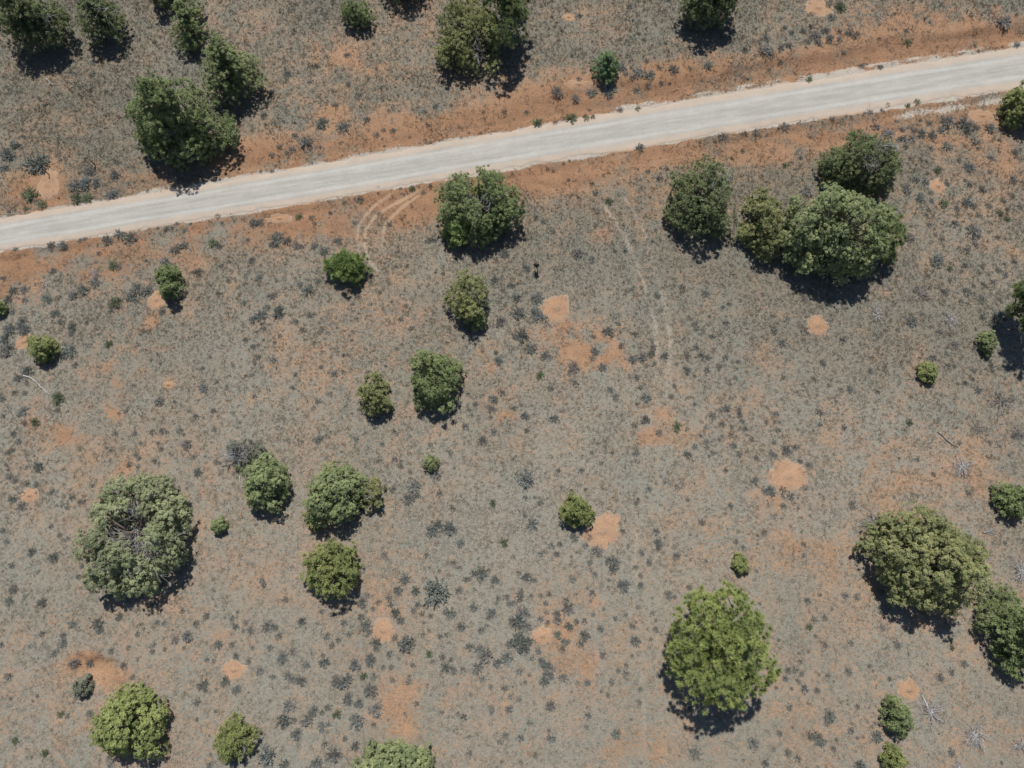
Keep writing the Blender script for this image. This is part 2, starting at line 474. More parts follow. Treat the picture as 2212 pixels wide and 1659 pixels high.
# ------------------------------------------------------------------ ground sheet and road
def axis(lo, hi, step, far):
    a = list(np.arange(lo, hi + 1e-6, step))
    s = step; x = a[-1]
    while x < far:
        s *= 1.35; x += s; a.append(x)
    s = step; x = a[0]; b = []
    while x > -far:
        s *= 1.35; x -= s; b.append(x)
    return np.array(b[::-1] + a)
gx = axis(-70, 70, 0.27, 900); gy = axis(-20, 76, 0.27, 900)
GX, GY = np.meshgrid(gx, gy)
gz = height(GX, GY)
nx, ny = len(gx), len(gy)
ii = (np.arange(ny - 1)[:, None] * nx + np.arange(nx - 1)[None, :]).ravel()
quads = np.stack([ii, ii + 1, ii + nx + 1, ii + nx], 1)
gb, gr_ = bare_red(GX, GY)
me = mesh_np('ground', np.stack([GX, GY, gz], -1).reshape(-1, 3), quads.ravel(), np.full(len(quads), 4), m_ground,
             dict(light_falloff=np.clip(.72 * sstep(1150, 250, to_view(GX, np.clip(GY, -18, 85))[1]) + .25 * fbm(GX * .08, GY * .08, 95, 3), 0, 1).ravel(), bare=gb.ravel(), red=gr_.ravel(), gravel=gravel_f(GX, GY).ravel(), track=track_f(GX, GY).ravel()), smooth=True)  # painted dimming up the view, plus random patches of tone
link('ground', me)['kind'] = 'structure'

rx = np.arange(-110, 110, 0.25)
ry = road_y(rx)
rt = norm(np.stack([np.gradient(rx), np.gradient(ry)], -1))
rn = np.stack([-rt[:, 1], rt[:, 0]], -1)
us = np.concatenate([np.linspace(-1.16, -.84, 9), np.linspace(-.7, .7, 13), np.linspace(.84, 1.16, 9)])
ww = road_w(rx)
RX = rx[:, None] + rn[:, :1] * us[None] * ww[:, None]
RY = ry[:, None] + rn[:, 1:] * us[None] * ww[:, None]
wob = np.abs(us)[None] + 0.10 * fbm(RX * .9, RY * .9, 61, 3) + 0.05 * fbm(RX * .15, RY * .15, 66, 2)
RZ = height(RX, RY) + 0.05 + 0.05 * (1 - np.clip(np.abs(us), 0, 1) ** 2)[None] - 0.16 * sstep(.88, 1.06, wob) \
    - 0.018 * np.exp(-((np.abs(us)[None] - .44) / .12) ** 2)
a, b = RX.shape
ii = (np.arange(a - 1)[:, None] * b + np.arange(b - 1)[None, :]).ravel()
quads = np.stack([ii, ii + b, ii + b + 1, ii + 1], 1)
me = mesh_np('gravel_road', np.stack([RX, RY, RZ], -1).reshape(-1, 3), quads.ravel(), np.full(len(quads), 4), m_road,
             dict(u=np.broadcast_to(us[None], RX.shape).ravel(), run=np.broadcast_to(rx[:, None], RX.shape).ravel()), smooth=True)
link('road', me)['kind'] = 'structure'

# ------------------------------------------------------------------ ant clearings: shallow bare domes
MOUNDS = [
 (1202, 665, 33, 29, .5, 'round orange ant clearing below the standing person', 'the orange ant clearing'),
 (1702, 1028, 43, 37, .22, 'widest pale tan ant clearing, on the right half of the plain', 'the widest tan clearing'),
 (1302, 1148, 40, 38, .15, 'ragged pale clearing beside a small round yellow-green tree', 'the ragged pale clearing'),
 (828, 1362, 25, 27, .2, 'tan clearing with a brown mound spot, below the yellow-green juniper', 'the brown-spotted clearing'),
 (1172, 1373, 22, 22, .15, 'small pale round clearing among dark shrubs left of the big pine', 'the small pale clearing'),
 (505, 1447, 27, 21, .2, 'pale four-cornered clearing right of the dug orange pit', 'the four-cornered clearing'),
 (1962, 1490, 24, 25, .25, 'tan clearing above the small round tree in the lower right corner', 'the lower right clearing'),
 (340, 648, 20, 21, .3, 'tan clearing below the narrow leaning green tree', 'the clearing under the leaning tree'),
 (1228, 40, 15, 9, .35, 'small orange clearing at the top edge right of the tall pine', 'the small top clearing'),
 (1765, 22, 29, 19, .3, 'tan clearing with grey mound beside shrubs at the top edge', 'the clearing at the top edge'),
 (2025, 403, 17, 17, .35, 'small round clearing right of the juniper with white dead trunk', 'the small round clearing'),
 (2122, 250, 30, 14, .55, 'flat orange clearing beside the road near the right edge', 'the roadside clearing'),
 (604, 472, 28, 11, .6, 'flat orange clearing with pale spot just below the road', 'the flat orange clearing'),
 (65, 1070, 20, 17, .25, 'tan clearing by the left edge, left of the large hollow tree', 'the left edge clearing'),
 (52, 738, 20, 18, .35, 'bare clearing left of the yellow-green bush at the left edge', 'the clearing by the yellow-green bush'),
 (1766, 703, 24, 22, .45, 'faint speckled orange clearing below the big pale green tree', 'the faint speckled clearing'),
 (365, 832, 14, 9, .45, 'tiny orange clearing alone on the left grey plain', 'the tiny orange clearing'),
 (1249, 188, 30, 11, .5, 'faint tan clearing above the road between two shrubs', 'the faint roadside clearing'),
 (103, 398, 24, 32, .45, 'long tan clearing with leaning posts above the road', 'the clearing by the posts'),
]
LM = []      # landmarks for the labels of the shrubs: phrase, place in the survey picture
mound_xy = []
for k, (vx, vy, hx, hy, red, lab, lm) in enumerate(MOUNDS):
    X, Y, t = ground(vx, vy)
    sx = hx * t / F
    sy = hy * t * t / (F * CAM_H)
    r = np.random.RandomState(70 + k)
    nr, na = 16, 96
    vs = [(0, 0, 0.0)]
    ang = np.arange(na) * 2 * math.pi / na
    wobl = 1 + .05 * np.sin(2 * ang + r.uniform(0, 6)) + .05 * np.sin(3 * ang + r.uniform(0, 6)) + .05 * np.sin(5 * ang + r.uniform(0, 6)) + .05 * np.sin(9 * ang + r.uniform(0, 6))
    wobl = wobl + np.convolve(r.normal(0, .085, na + 2), [.3, .5, .3], 'valid')
    if k == 2: wobl = wobl + .16 * np.cos(2 * (ang - .9))
    if k == 5: wobl = wobl + .09 * np.cos(4 * (ang - .1))
    for i in range(1, nr + 1):
        f = i / nr * 1.06
        for j in range(na):
            vs.append((math.cos(ang[j]) * sx * f * wobl[j], math.sin(ang[j]) * sy * f * wobl[j], f))
    vs = np.array(vs)
    f = vs[:, 2].copy()
    z = 0.055 * (1 - f ** 4) + 0.16 * np.exp(-(f / .2) ** 2) - 0.05 * np.exp(-(f / .06) ** 2) + 0.008 * fbm(vs[:, 0] * 3 + k, vs[:, 1] * 3, 77, 3) - .035 * (f > 1.0)
    vs[:, 2] = height(vs[:, 0] + X, vs[:, 1] + Y) + z
    fs, fn = [], []
    for j in range(na):
        fs += [0, 1 + j, 1 + (j + 1) % na]; fn.append(3)
    for i in range(nr - 1):
        for j in range(na):
            q = 1 + i * na
            fs += [q + j, q + na + j, q + na + (j + 1) % na, q + (j + 1) % na]; fn.append(4)
    o = link('ant_mound', mesh_np('ant_mound', vs, fs, fn, m_soil, dict(rim=f), smooth=True), loc=(X, Y, 0.006))
    o.color = (1, 1, 1, red)
    tag(o, lab, 'ant mound', 'bare ant clearings on the plain')
    mound_xy.append((X, Y, sx, sy))
    LM.append((lm, vx, vy))

# ------------------------------------------------------------------ foliage builders
def leaf_mesh(name, base, axis_t, nrm, ln, wd, tint, mat, tri=False):
    """quads: base points, long axis, normal, length, width"""
    n = len(base)
    side = norm(np.cross(axis_t, nrm))
    ln = ln[:, None]; wd = wd[:, None]
    a = base - side * wd * .5
    b = base + side * wd * .5
    c = base + axis_t * ln
    if tri:
        vs = np.stack([a, b, c], 1).reshape(-1, 3)
        return mesh_np(name, vs, np.arange(3 * n), np.full(n, 3), mat, dict(tint=np.repeat(tint, 3)))
    vs = np.stack([a, b, c + side * wd * .36, c - side * wd * .36], 1).reshape(-1, 3)
    return mesh_np(name, vs, np.arange(4 * n), np.full(n, 4), mat, dict(tint=np.repeat(tint, 4)))

def rdir(r, n):
    return norm(r.normal(size=(n, 3)))

def make_lobes(r, R, Ry, zb, Ht, n, holes, shape, low=.17):
    zc = zb + low * (Ht - zb); up_ = Ht - zc; dn_ = zc - zb * .5
    i = np.arange(n) + .5
    zz = 1 - i / n * (1.72 if low > .25 else 1.45)
    ph = i * 2.39996 + r.uniform(0, 6) + r.normal(0, .25, n)
    zz = np.clip(zz + r.normal(0, .06, n), -.8, 1)
    q = np.sqrt(1 - np.minimum(zz ** 2, 1))
    if shape == 'cone':
        q = np.where(zz > 0, np.maximum(1 - zz, 0) ** .58, q)
    d = np.stack([q * np.cos(ph), q * np.sin(ph), zz], 1)
    azm = np.arctan2(d[:, 1], d[:, 0])
    f = 1 + .08 * np.sin(2 * azm + r.uniform(0, 6)) + .07 * np.sin(3 * azm + r.uniform(0, 6)) + .06 * np.sin(5 * azm + r.uniform(0, 6))
    rad = r.uniform(.60, .90, n) * f
    lr = min(R, Ry) * 2.05 / math.sqrt(n) * r.uniform(.75, 1.28, n)
    if shape == 'cone': lr = lr * (1 - .35 * np.clip(zz, 0, 1))
    pos = d * rad[:, None] * np.array([R, Ry, 1.0])
    pos[:, 2] = zc + pos[:, 2] * np.where(zz > 0, up_, dn_)
    m = max(5, n // 2)                       # inner lobes fill the heart of the crown
    d2 = rdir(r, m); d2[:, 2] = np.abs(d2[:, 2]) * .7 - .25
    pos2 = d2 * (r.uniform(.1, .6, m)[:, None]) * np.array([R, Ry, up_]) + [0, 0, zc]
    pos = np.concatenate([pos, pos2]); lr = np.concatenate([lr, np.full(m, lr.mean())])
    if shape == 'cone':                      # a filled core up to the tip
        zf = r.uniform(.05, .74, n); aa = r.uniform(0, 6.28, n); rr = r.uniform(0, .55, n) * (1 - zf)
        pos = np.concatenate([pos, np.stack([np.cos(aa) * rr * R, np.sin(aa) * rr * Ry, zc + zf * up_], 1)])
        lr = np.concatenate([lr, min(R, Ry) * 1.9 / math.sqrt(n) * (1 - .4 * zf)])
    keep = np.ones(len(pos), bool)
    for hx, hy, hr in holes:
        keep &= np.hypot(pos[:, 0] / R - hx, pos[:, 1] / Ry - hy) > hr
    pos, lr = pos[keep], lr[keep]
    ex = (np.abs(pos[:, 0]) + lr * .85).max(); ey = (np.abs(pos[:, 1]) + lr * .85).max()
    pos[:, 0] *= R / ex; pos[:, 1] *= Ry / ey
    pos[:, 2] = np.minimum(np.maximum(pos[:, 2], zb * .4 + lr * .28), np.maximum(Ht - lr * .6, lr * .5))
    return pos, lr

def build_leaves(name, r, pos, lr, nleaf, style, centre):
    wgt = lr ** 2; wgt = wgt / wgt.sum()
    per = {'juniper': 34, 'fine': 30, 'pine': 90, 'leafy': 28}[style]
    nst = max(30, nleaf // per)
    li = r.choice(len(pos), nst, p=wgt)
    d = rdir(r, nst)
    out = norm(pos[li] - centre)
    d = norm(d + out * .55 + np.array([0, 0, .45]))
    sc = pos[li] + d * lr[li, None] * r.uniform(.55, 1.12, nst)[:, None]
    st_r = {'juniper': .21, 'fine': .17, 'pine': .46, 'leafy': .21}[style] * r.uniform(.65, 1.3, nst)
    tint_l = np.clip(r.normal(.5, .16, len(pos)), 0, 1)
    tint_s = np.clip(tint_l[li] + r.normal(0, .17, nst), 0, 1)
    k = r.randint(0, nst, nleaf)
    if style == 'pine':
        ax = norm(rdir(r, nleaf) + d[k] * .75 + np.array([0, 0, .3]))
        base = sc[k] - ax * .02
        ln = st_r[k] * r.uniform(.7, 1.1, nleaf); wd = r.uniform(.04, .065, nleaf)
        nr = norm(rdir(r, nleaf) + np.array([0, .25, .9]))
    else:
        o = rdir(r, nleaf)
        o = norm(o + d[k] * .5)
        base = sc[k] + o * st_r[k, None] * r.uniform(.25, 1.0, nleaf)[:, None]
        nr = norm(o * .25 + d[k] * .75 + np.array([0, .15, .5]) + rdir(r, nleaf) * .38)
        ax = norm(np.cross(nr, rdir(r, nleaf)))
        if style == 'juniper':
            ax = norm(ax + d[k] * .8); ln = r.uniform(.12, .25, nleaf); wd = r.uniform(.055, .10, nleaf)
        elif style == 'fine':
            ax = norm(ax + np.array([0, 0, .5])); ln = r.uniform(.12, .22, nleaf); wd = r.uniform(.05, .09, nleaf)
        else:
            ln = r.uniform(.10, .18, nleaf); wd = r.uniform(.08, .13, nleaf)
    t = np.clip(tint_s[k] + r.normal(0, .08, nleaf), 0, 1)
    return leaf_mesh(name, base, ax, nr, ln, wd, t, m_leaf, True)

def branchy(mb, r, p, d, ln, rad, depth, spread=.55, up=.0, sides=4, kids=(2, 4)):
    """a bent branch that forks"""
    p = np.asarray(p, float); d = norm(np.asarray(d, float))
    n = 4
    pts = [p]; q = d
    for i in range(n):
        q = norm(q + r.normal(0, .16, 3) + np.array([0, 0, up]))
        pts.append(pts[-1] + q * ln / n)
    mb.tube(pts, np.linspace(rad, rad * .35, n + 1), sides)
    if depth > 0:
        for _ in range(r.randint(kids[0], kids[1] + 1)):
            k = r.randint(1, n + 1)
            nd = norm(q + r.normal(0, spread, 3))
            branchy(mb, r, pts[k], nd, ln * r.uniform(.4, .7), rad * .5, depth - 1, spread, up, 3 if depth < 2 else sides, kids)

GREEN = {'dark': (.222, .252, .122), 'mid': (.258, .305, .138), 'olive': (.295, .308, .138), 'yellow': (.282, .308, .118), 'fresh': (.285, .37, .135),
         'light': (.292, .332, .158), 'pale': (.325, .352, .195), 'bright': (.305, .345, .128), 'pine': (.365, .415, .155), 'blue': (.215, .30, .152), 'grey': (.25, .255, .19)}
tree_shape = []      # ground footprints, to keep the ground cover out from under the trunks

def make_tree(name, box, style, colour, hf, label, cat, lm=None, seed=0, zb=.06, holes=(), dead=(), shape='round', group=None,
              dens=1.0, nl=None, deadmat=None, low=None):
    r = np.random.RandomState(seed * 13 + 5)
    x0, x1, y0, y1 = box
    vx, vy = (x0 + x1) / 2, (y0 + y1) / 2
    t0 = ground(vx, vy)[2]
    w = (x1 - x0) * t0 / F
    Ht = hf * w
    zbm = zb * Ht
    hc = zbm + .40 * (Ht - zbm)
    X, Y, t = ground(vx, vy, hc)
    w = (x1 - x0) * t / F; R = w / 2
    hy = (y1 - y0) / 2 * t / F
    th = math.atan2(Y, CAM_H - hc)
    az = (Ht - zbm) / 2
    Ry = math.sqrt(max(hy * hy - (az * math.sin(th)) ** 2, (.55 * R) ** 2)) / math.cos(th)
    Ry = min(Ry, 1.5 * R)
    z0 = float(height(X, Y))
    root = bpy.data.objects.new(name, None); C.objects.link(root)
    root.empty_display_size = .3
    root.location = (X, Y, z0)
    tag(root, label, cat, group)
    n = int((nl or np.clip(9 + 3.6 * w, 9, 52)) * {'pine': 1.15, 'leafy': 2.0, 'juniper': 1.6, 'fine': 1.9}[style])
    pos, lr = make_lobes(r, R, Ry, zbm, Ht, n, holes, shape, low if low else (.36 if style == 'pine' else .17))
    for _ in range(6):                       # settle place and breadth so that the crown covers its surveyed outline
        qx, qy = to_view(X + pos[:, 0], Y + pos[:, 1], z0 + pos[:, 2])
        qr = lr * .88 * F / ((CAM_H - pos[:, 2]) * cp + Y * sp)
        bx0, bx1, by0, by1 = (qx - qr).min(), (qx + qr).max(), (qy - qr).min(), (qy + qr).max()
        fx = (x1 - x0) / (bx1 - bx0); fy = (y1 - y0) / (by1 - by0)
        pos[:, 0] *= fx ** .9; lr = lr * fx ** .4
        pos[:, 1] *= np.clip(fy, .75, 1.15)
        if fy < 1: pos[:, 2] *= fy ** .22
        X += ((x0 + x1) - (bx0 + bx1)) / 2 * t / F
        Y -= ((y0 + y1) - (by0 + by1)) / 2 * t * t / (F * CAM_H)
        z0 = float(height(X, Y))
    Ht = float((pos[:, 2] + lr * .7).max()); R = float((np.abs(pos[:, 0]) + lr * .8).max()); Ry = float((np.abs(pos[:, 1]) + lr * .8).max())
    root.location = (X, Y, z0)
    nleaf = int(np.clip(520 * w * max(w, 2 * Ry) * .95 * dens * (1.35 if style == 'pine' else 1) * 1.52, 900, 110000))
    centre = np.array([0, 0, hc * .7])
    cr = link('crown', build_leaves('crown', r, pos, lr, nleaf, style, centre), root)
    cr.color = (*GREEN[colour], 1)
    # trunk and limbs
    tr = max(.05, .026 * w)
    mb = MB()
    lean = r.normal(0, .12, 2)
    tp = [(0, 0, -.15), (lean[0] * .3, lean[1] * .3, Ht * .18), (lean[0] * .7, lean[1] * .7, Ht * .42), (lean[0], lean[1], Ht * .72)]
    mb.tube(tp, [tr * 1.35, tr, tr * .75, tr * .3], 7)
    link('trunk', mb.mesh('trunk', m_bark, True), root)
    mb = MB()
    for c, l in list(zip(pos, lr))[::2]:
        s0 = np.array([lean[0] * .5, lean[1] * .5, min(Ht * r.uniform(.12, .5), c[2] * .8)])
        midp = (s0 + c) / 2 + r.normal(0, .06 * w, 3)
        mb.tube([s0, midp, c, c + norm(c - centre) * l * .5], [tr * .5, tr * .32, tr * .16, tr * .05], 4)
    link('limbs', mb.mesh('limbs', m_bark), root)
    if dead:
        mb = MB()
        for dx, dy, dz, ln, cnt in dead:
            tip = np.array([dx * R, dy * Ry, dz * Ht])
            b0 = np.array([dx * R * .45, dy * Ry * .45, Ht * .25])
            for _ in range(cnt):
                dd = norm(tip - b0 + r.normal(0, .28, 3) * np.linalg.norm(tip - b0))
                branchy(mb, r, b0 + r.normal(0, .05 * R, 3), dd, np.linalg.norm(tip - b0) * r.uniform(.68, .92) * ln, .028 + .003 * w, 2, .5, .03, 4, (4, 6))
        o = link('dead_branches', mb.mesh('dead_branches', deadmat or m_dead), root)
        o['label'] = 'bare grey dead branches showing in the crown'
    tree_shape.append((X, Y, R, Ry))
    if lm: LM.append((lm, vx, vy))
    return root

J, P_ = 'juniper_tree', 'pine_tree'
T = make_tree
T(J, (-12, 152, -42, 108), 'juniper', 'dark', .95, 'dark juniper in the top left corner, leaning outward', 'juniper', 'the corner juniper', 1, low=.3, shape='cone', dead=[(.1, .1, .9, 1, 3)])
T(J, (166, 276, -30, 96), 'juniper', 'dark', 1.15, 'tall dark juniper, second tree from the top left corner', 'juniper', 'the second top juniper', 2, low=.3, shape='cone', dead=[(.3, .1, .95, 1, 2)])
T(J, (300, 400, -110, 14), 'juniper', 'dark', 1.05, 'dark juniper cut off by the top edge above a smooth green tree', 'juniper', None, 3)
T('pinyon_tree', (368, 457, -8, 112), 'fine', 'mid', 1.2, 'smooth mid-green pinyon touching a larger smooth tree below it', 'pinyon', 'the smaller smooth pinyon', 4, shape='cone')
T('pinyon_tree', (432, 580, 70, 232), 'fine', 'light', 1.05, 'larger smooth pinyon of the touching pair, upper left', 'pinyon', 'the larger smooth pinyon', 5, shape='cone', dens=1.15)
T(J, (276, 512, 156, 362), 'juniper', 'mid', .98, 'large dense juniper standing just above the road on the left', 'juniper', 'the large roadside juniper', 6, shape='cone', low=.08, dens=1.2)
T(J, (738, 812, -14, 62), 'juniper', 'mid', 1.0, 'small loose juniper at the top edge, left of centre', 'juniper', 'the small top juniper', 7, dens=.75)
T(J, (820, 925, -120, 8), 'juniper', 'dark', 1.0, 'juniper almost wholly above the top edge, its shadow below', 'juniper', None, 8)
T(J, (940, 1082, -12, 160), 'juniper', 'olive', .75, 'broad olive juniper with grey dead branches beside the tall pine', 'juniper', 'the juniper beside the tall pine', 9,
  dead=[(.35, -.55, .45, 1, 5), (.1, -.3, .7, 1, 3)], holes=[(.3, -.5, .28)])
T(P_, (1040, 1146, -92, 100), 'pine', 'mid', 1.75, 'tall dark pine at the top edge with a long tree-shaped shadow', 'pine', 'the tall top pine', 10, zb=.15, shape='cone', dens=1.5, nl=34)
T(J, (1466, 1602, -66, 60), 'juniper', 'dark', .95, 'dark juniper at the top edge right of centre', 'juniper', 'the top right juniper', 11, low=.3)
T('pinyon_tree', (1277, 1336, 110, 182), 'fine', 'blue', 1.1, 'small pointed blue-green pinyon above the road', 'pinyon', 'the pointed blue-green pinyon', 12, shape='cone', dens=1.6)
T(J, (943, 1132, 364, 528), 'juniper', 'mid', .7, 'broad juniper with grey dead centre just below the road', 'juniper', 'the broad grey-centred juniper', 13,
  dead=[(-.35, .3, .85, 1, 5), (.1, 0, .8, 1, 5), (.4, .3, .8, 1, 4), (-.1, -.35, .6, 1, 3)], holes=[(-.3, .32, .22), (.05, -.08, .28), (-.6, -.75, .42)])
T('juniper_bush', (955, 1019, 468, 536), 'fine', 'fresh', 1.05, 'small pale green bush tucked against the broad grey-centred juniper', 'bush', None, 14, dens=1.6)
T(J, (1436, 1592, 338, 514), 'juniper', 'dark', .85, 'dark upright juniper at the left of the right-hand tree group', 'juniper', 'the upright right juniper', 15, dead=[(.35, .35, .95, .9, 4)], holes=[(.4, .4, .22)])
T(J, (1766, 1942, 288, 424), 'juniper', 'dark', .62, 'juniper with white dead trunk above the big pale green tree', 'juniper', 'the white-trunked juniper', 16,
  dead=[(-.05, .35, 1.0, 1.1, 5), (.2, -.3, .75, 1, 5), (.5, .2, .8, 1, 4)], holes=[(0, .25, .25), (.2, -.35, .22)])
T('leafy_tree', (1680, 1930, 398, 612), 'leafy', 'light', .75, 'big pale green bushy tree, largest of the right-hand group', 'tree', 'the big pale green tree', 17, dens=1.05, nl=56)
T(J, (1590, 1702, 410, 562), 'juniper', 'olive', .9, 'mid-sized green tree between the upright juniper and big pale tree', 'tree', None, 18)
T(P_, (1868, 1952, 446, 566), 'pine', 'mid', 1.15, 'dark green pine against the right side of the big pale tree', 'pine', None, 19, dens=1.1)
T('pinyon_tree', (703, 792, 543, 616), 'pine', 'fresh', .62, 'bright green low pinyon left of the double wheel tracks', 'pinyon', 'the bright low pinyon', 20, dens=1.5)
T(J, (959, 1054, 586, 704), 'juniper', 'olive', .95, 'olive juniper with a small pale bush at its foot', 'juniper', 'the olive juniper', 21, dead=[(.3, .2, .95, .9, 3)], holes=[(.3, .3, .2)])
T('juniper_bush', (1008, 1053, 667, 714), 'fine', 'light', .85, 'small pale bush at the foot of the olive juniper', 'bush', None, 22, dens=2)
T(J, (337, 394, 570, 642), 'juniper', 'mid', 1.3, 'narrow leaning green tree above the left tan clearing', 'juniper', 'the narrow leaning tree', 23, dens=1.5)
T('juniper_bush', (62, 127, 723, 786), 'leafy', 'yellow', .75, 'yellow-green bush near the left edge, left of the plain', 'bush', 'the yellow-green bush', 24, dens=1.6)
T(J, (886, 1001, 753, 890), 'juniper', 'mid', .9, 'dense mid-green juniper at the centre, right of a smaller one', 'juniper', 'the dense central juniper', 25, dens=1.2)
T(J, (773, 846, 808, 896), 'juniper', 'olive', .95, 'small pale olive juniper left of the dense central juniper', 'juniper', 'the pale olive juniper', 26, dens=1.1)
T('pinyon_tree', (514, 627, 978, 1108), 'leafy', 'light', .92, 'round pale green pinyon below a grey half-dead shrub', 'pinyon', 'the round pale pinyon', 27, dens=1.2)
T(J, (495, 586, 946, 1008), 'juniper', 'grey', .55, 'half-dead grey juniper touching the round pale pinyon', 'juniper', None, 28, dens=.5,
  dead=[(-.6, -.1, .9, 1.1, 8), (-.3, -.4, .9, 1.1, 7), (-.3, .3, .9, 1.1, 6), (.1, -.2, .9, 1, 6), (.4, .3, .9, 1, 4)], holes=[(-.4, -.1, .5)])
T('pinyon_tree', (660, 792, 998, 1142), 'leafy', 'light', .85, 'pale green round tree with a thin olive tree on its right', 'pinyon', 'the pale round tree', 29, dens=1.2)
T(J, (778, 832, 1030, 1104), 'juniper', 'olive', .95, 'thin olive juniper on the right side of the pale round tree', 'juniper', None, 30, dens=.7, dead=[(-.3, .2, .9, 1, 3)])
T('juniper_bush', (658, 706, 1092, 1152), 'juniper', 'olive', .8, 'ragged olive bush at the lower left foot of the pale round tree', 'bush', None, 31, dens=.9)
T('leafy_tree', (163, 416, 1022, 1290), 'leafy', 'pale', .55, 'large pale green tree with hollow centre of bare branches', 'tree', 'the large hollow tree', 32, nl=60,
  dead=[(.05, .1, .9, 1, 3), (.3, -.15, .8, 1, 4), (.5, -.4, .75, 1, 4), (-.2, .25, .9, 1, 2), (.15, .35, .9, 1, 2), (.3, .2, .9, 1, 2), (0, -.25, .8, 1, 3)], holes=[(.12, .02, .21), (.42, -.25, .16)])
T(J, (652, 777, 1168, 1298), 'juniper', 'yellow', .8, 'round yellow-green juniper left of the brown-spotted clearing', 'juniper', 'the round yellow-green juniper', 33, dens=1.2)
T(J, (1211, 1281, 1066, 1136), 'juniper', 'yellow', .75, 'small round yellow-green juniper touching the ragged pale clearing', 'juniper', 'the small yellow-green juniper', 34, dens=1.5)
T(P_, (1440, 1678, 1262, 1528), 'pine', 'pine', .95, 'big bright green pine with tufted crown and wide shadow', 'pine', 'the big bright pine', 35, zb=.08, nl=60, dens=1.7, low=.42)
T(J, (1848, 2136, 1088, 1332), 'leafy', 'olive', .62, 'largest olive tree, on the right side of the plain', 'tree', 'the largest olive tree', 36, nl=64, dens=1.1)
T('pinyon_tree', (2110, 2275, 1262, 1462), 'juniper', 'mid', .9, 'green tree cut by the right edge below the largest olive tree', 'tree', 'the right edge tree', 37, dead=[(0, -.6, .5, 1, 3)], shape='cone')
T(J, (2144, 2232, 1046, 1118), 'juniper', 'mid', .65, 'low green juniper at the right edge above the largest olive tree', 'juniper', 'the low right juniper', 38)
T('juniper_bush', (1982, 2023, 781, 826), 'leafy', 'yellow', .8, 'small round dark yellow-green bush alone on the right plain', 'bush', 'the lone round bush', 39, dens=2.2)
T('juniper_bush', (1581, 1614, 1196, 1236), 'leafy', 'yellow', .85, 'tiny round green bush above the big bright pine', 'bush', 'the tiny round bush', 40, dens=2.4)
T(J, (1904, 1969, 1508, 1588), 'juniper', 'mid', .85, 'small mid-green juniper in the lower right corner', 'juniper', 'the lower right juniper', 41, dens=1.3)
T('juniper_bush', (1903, 1957, 1611, 1664), 'juniper', 'yellow', .7, 'small yellow-green bush at the bottom edge on the right', 'bush', 'the bottom edge bush', 42, dens=1.6)
T(J, (199, 362, 1474, 1632), 'leafy', 'bright', .7, 'bright yellow-green round tree in the lower left corner', 'tree', 'the bright lower left tree', 43, dens=1.15)
T(J, (466, 554, 1548, 1644), 'juniper', 'yellow', .7, 'small yellow-green juniper at the bottom, right of the bright round tree', 'juniper', 'the small bottom juniper', 44, dens=1.2, dead=[(.5, -.1, .8, 1, 2)])
T('leafy_tree', (760, 936, 1602, 1745), 'leafy', 'light', .6, 'pale green tree cut off by the bottom edge', 'tree', 'the bottom edge tree', 45)
T(J, (2158, 2270, 168, 278), 'leafy', 'yellow', .8, 'yellow-green tree at the right edge just below the road', 'tree', 'the right roadside tree', 46)
T(P_, (2172, 2300, 590, 718), 'pine', 'mid', 1.35, 'tall pine at the right edge with a large dark shadow', 'pine', 'the right edge pine', 47, zb=.2, dens=1.2, nl=36)
T('juniper_bush', (2110, 2156, 714, 768), 'fine', 'light', .95, 'pale bush beside the shadow of the right edge pine', 'bush', 'the pale shadow bush', 48, dens=1.4)
T('juniper_bush', (457, 492, 1116, 1152), 'leafy', 'mid', .85, 'tiny green bush right of the large hollow tree', 'bush', 'the tiny green bush', 49, dens=2)
T('juniper_bush', (915, 948, 986, 1018), 'fine', 'light', .85, 'tiny pale green bush with a dark shrub below it', 'bush', 'the tiny pale bush', 50, dens=2.2)
T('juniper_bush', (156, 199, 1458, 1502), 'leafy', 'grey', .75, 'olive bush at the foot of the dug orange pit', 'bush', 'the bush by the pit', 51, dens=1.8)
T('juniper_bush', (-14, 16, 650, 684), 'juniper', 'mid', .9, 'green bush cut by the left edge below the road', 'bush', None, 52, dens=1.6)

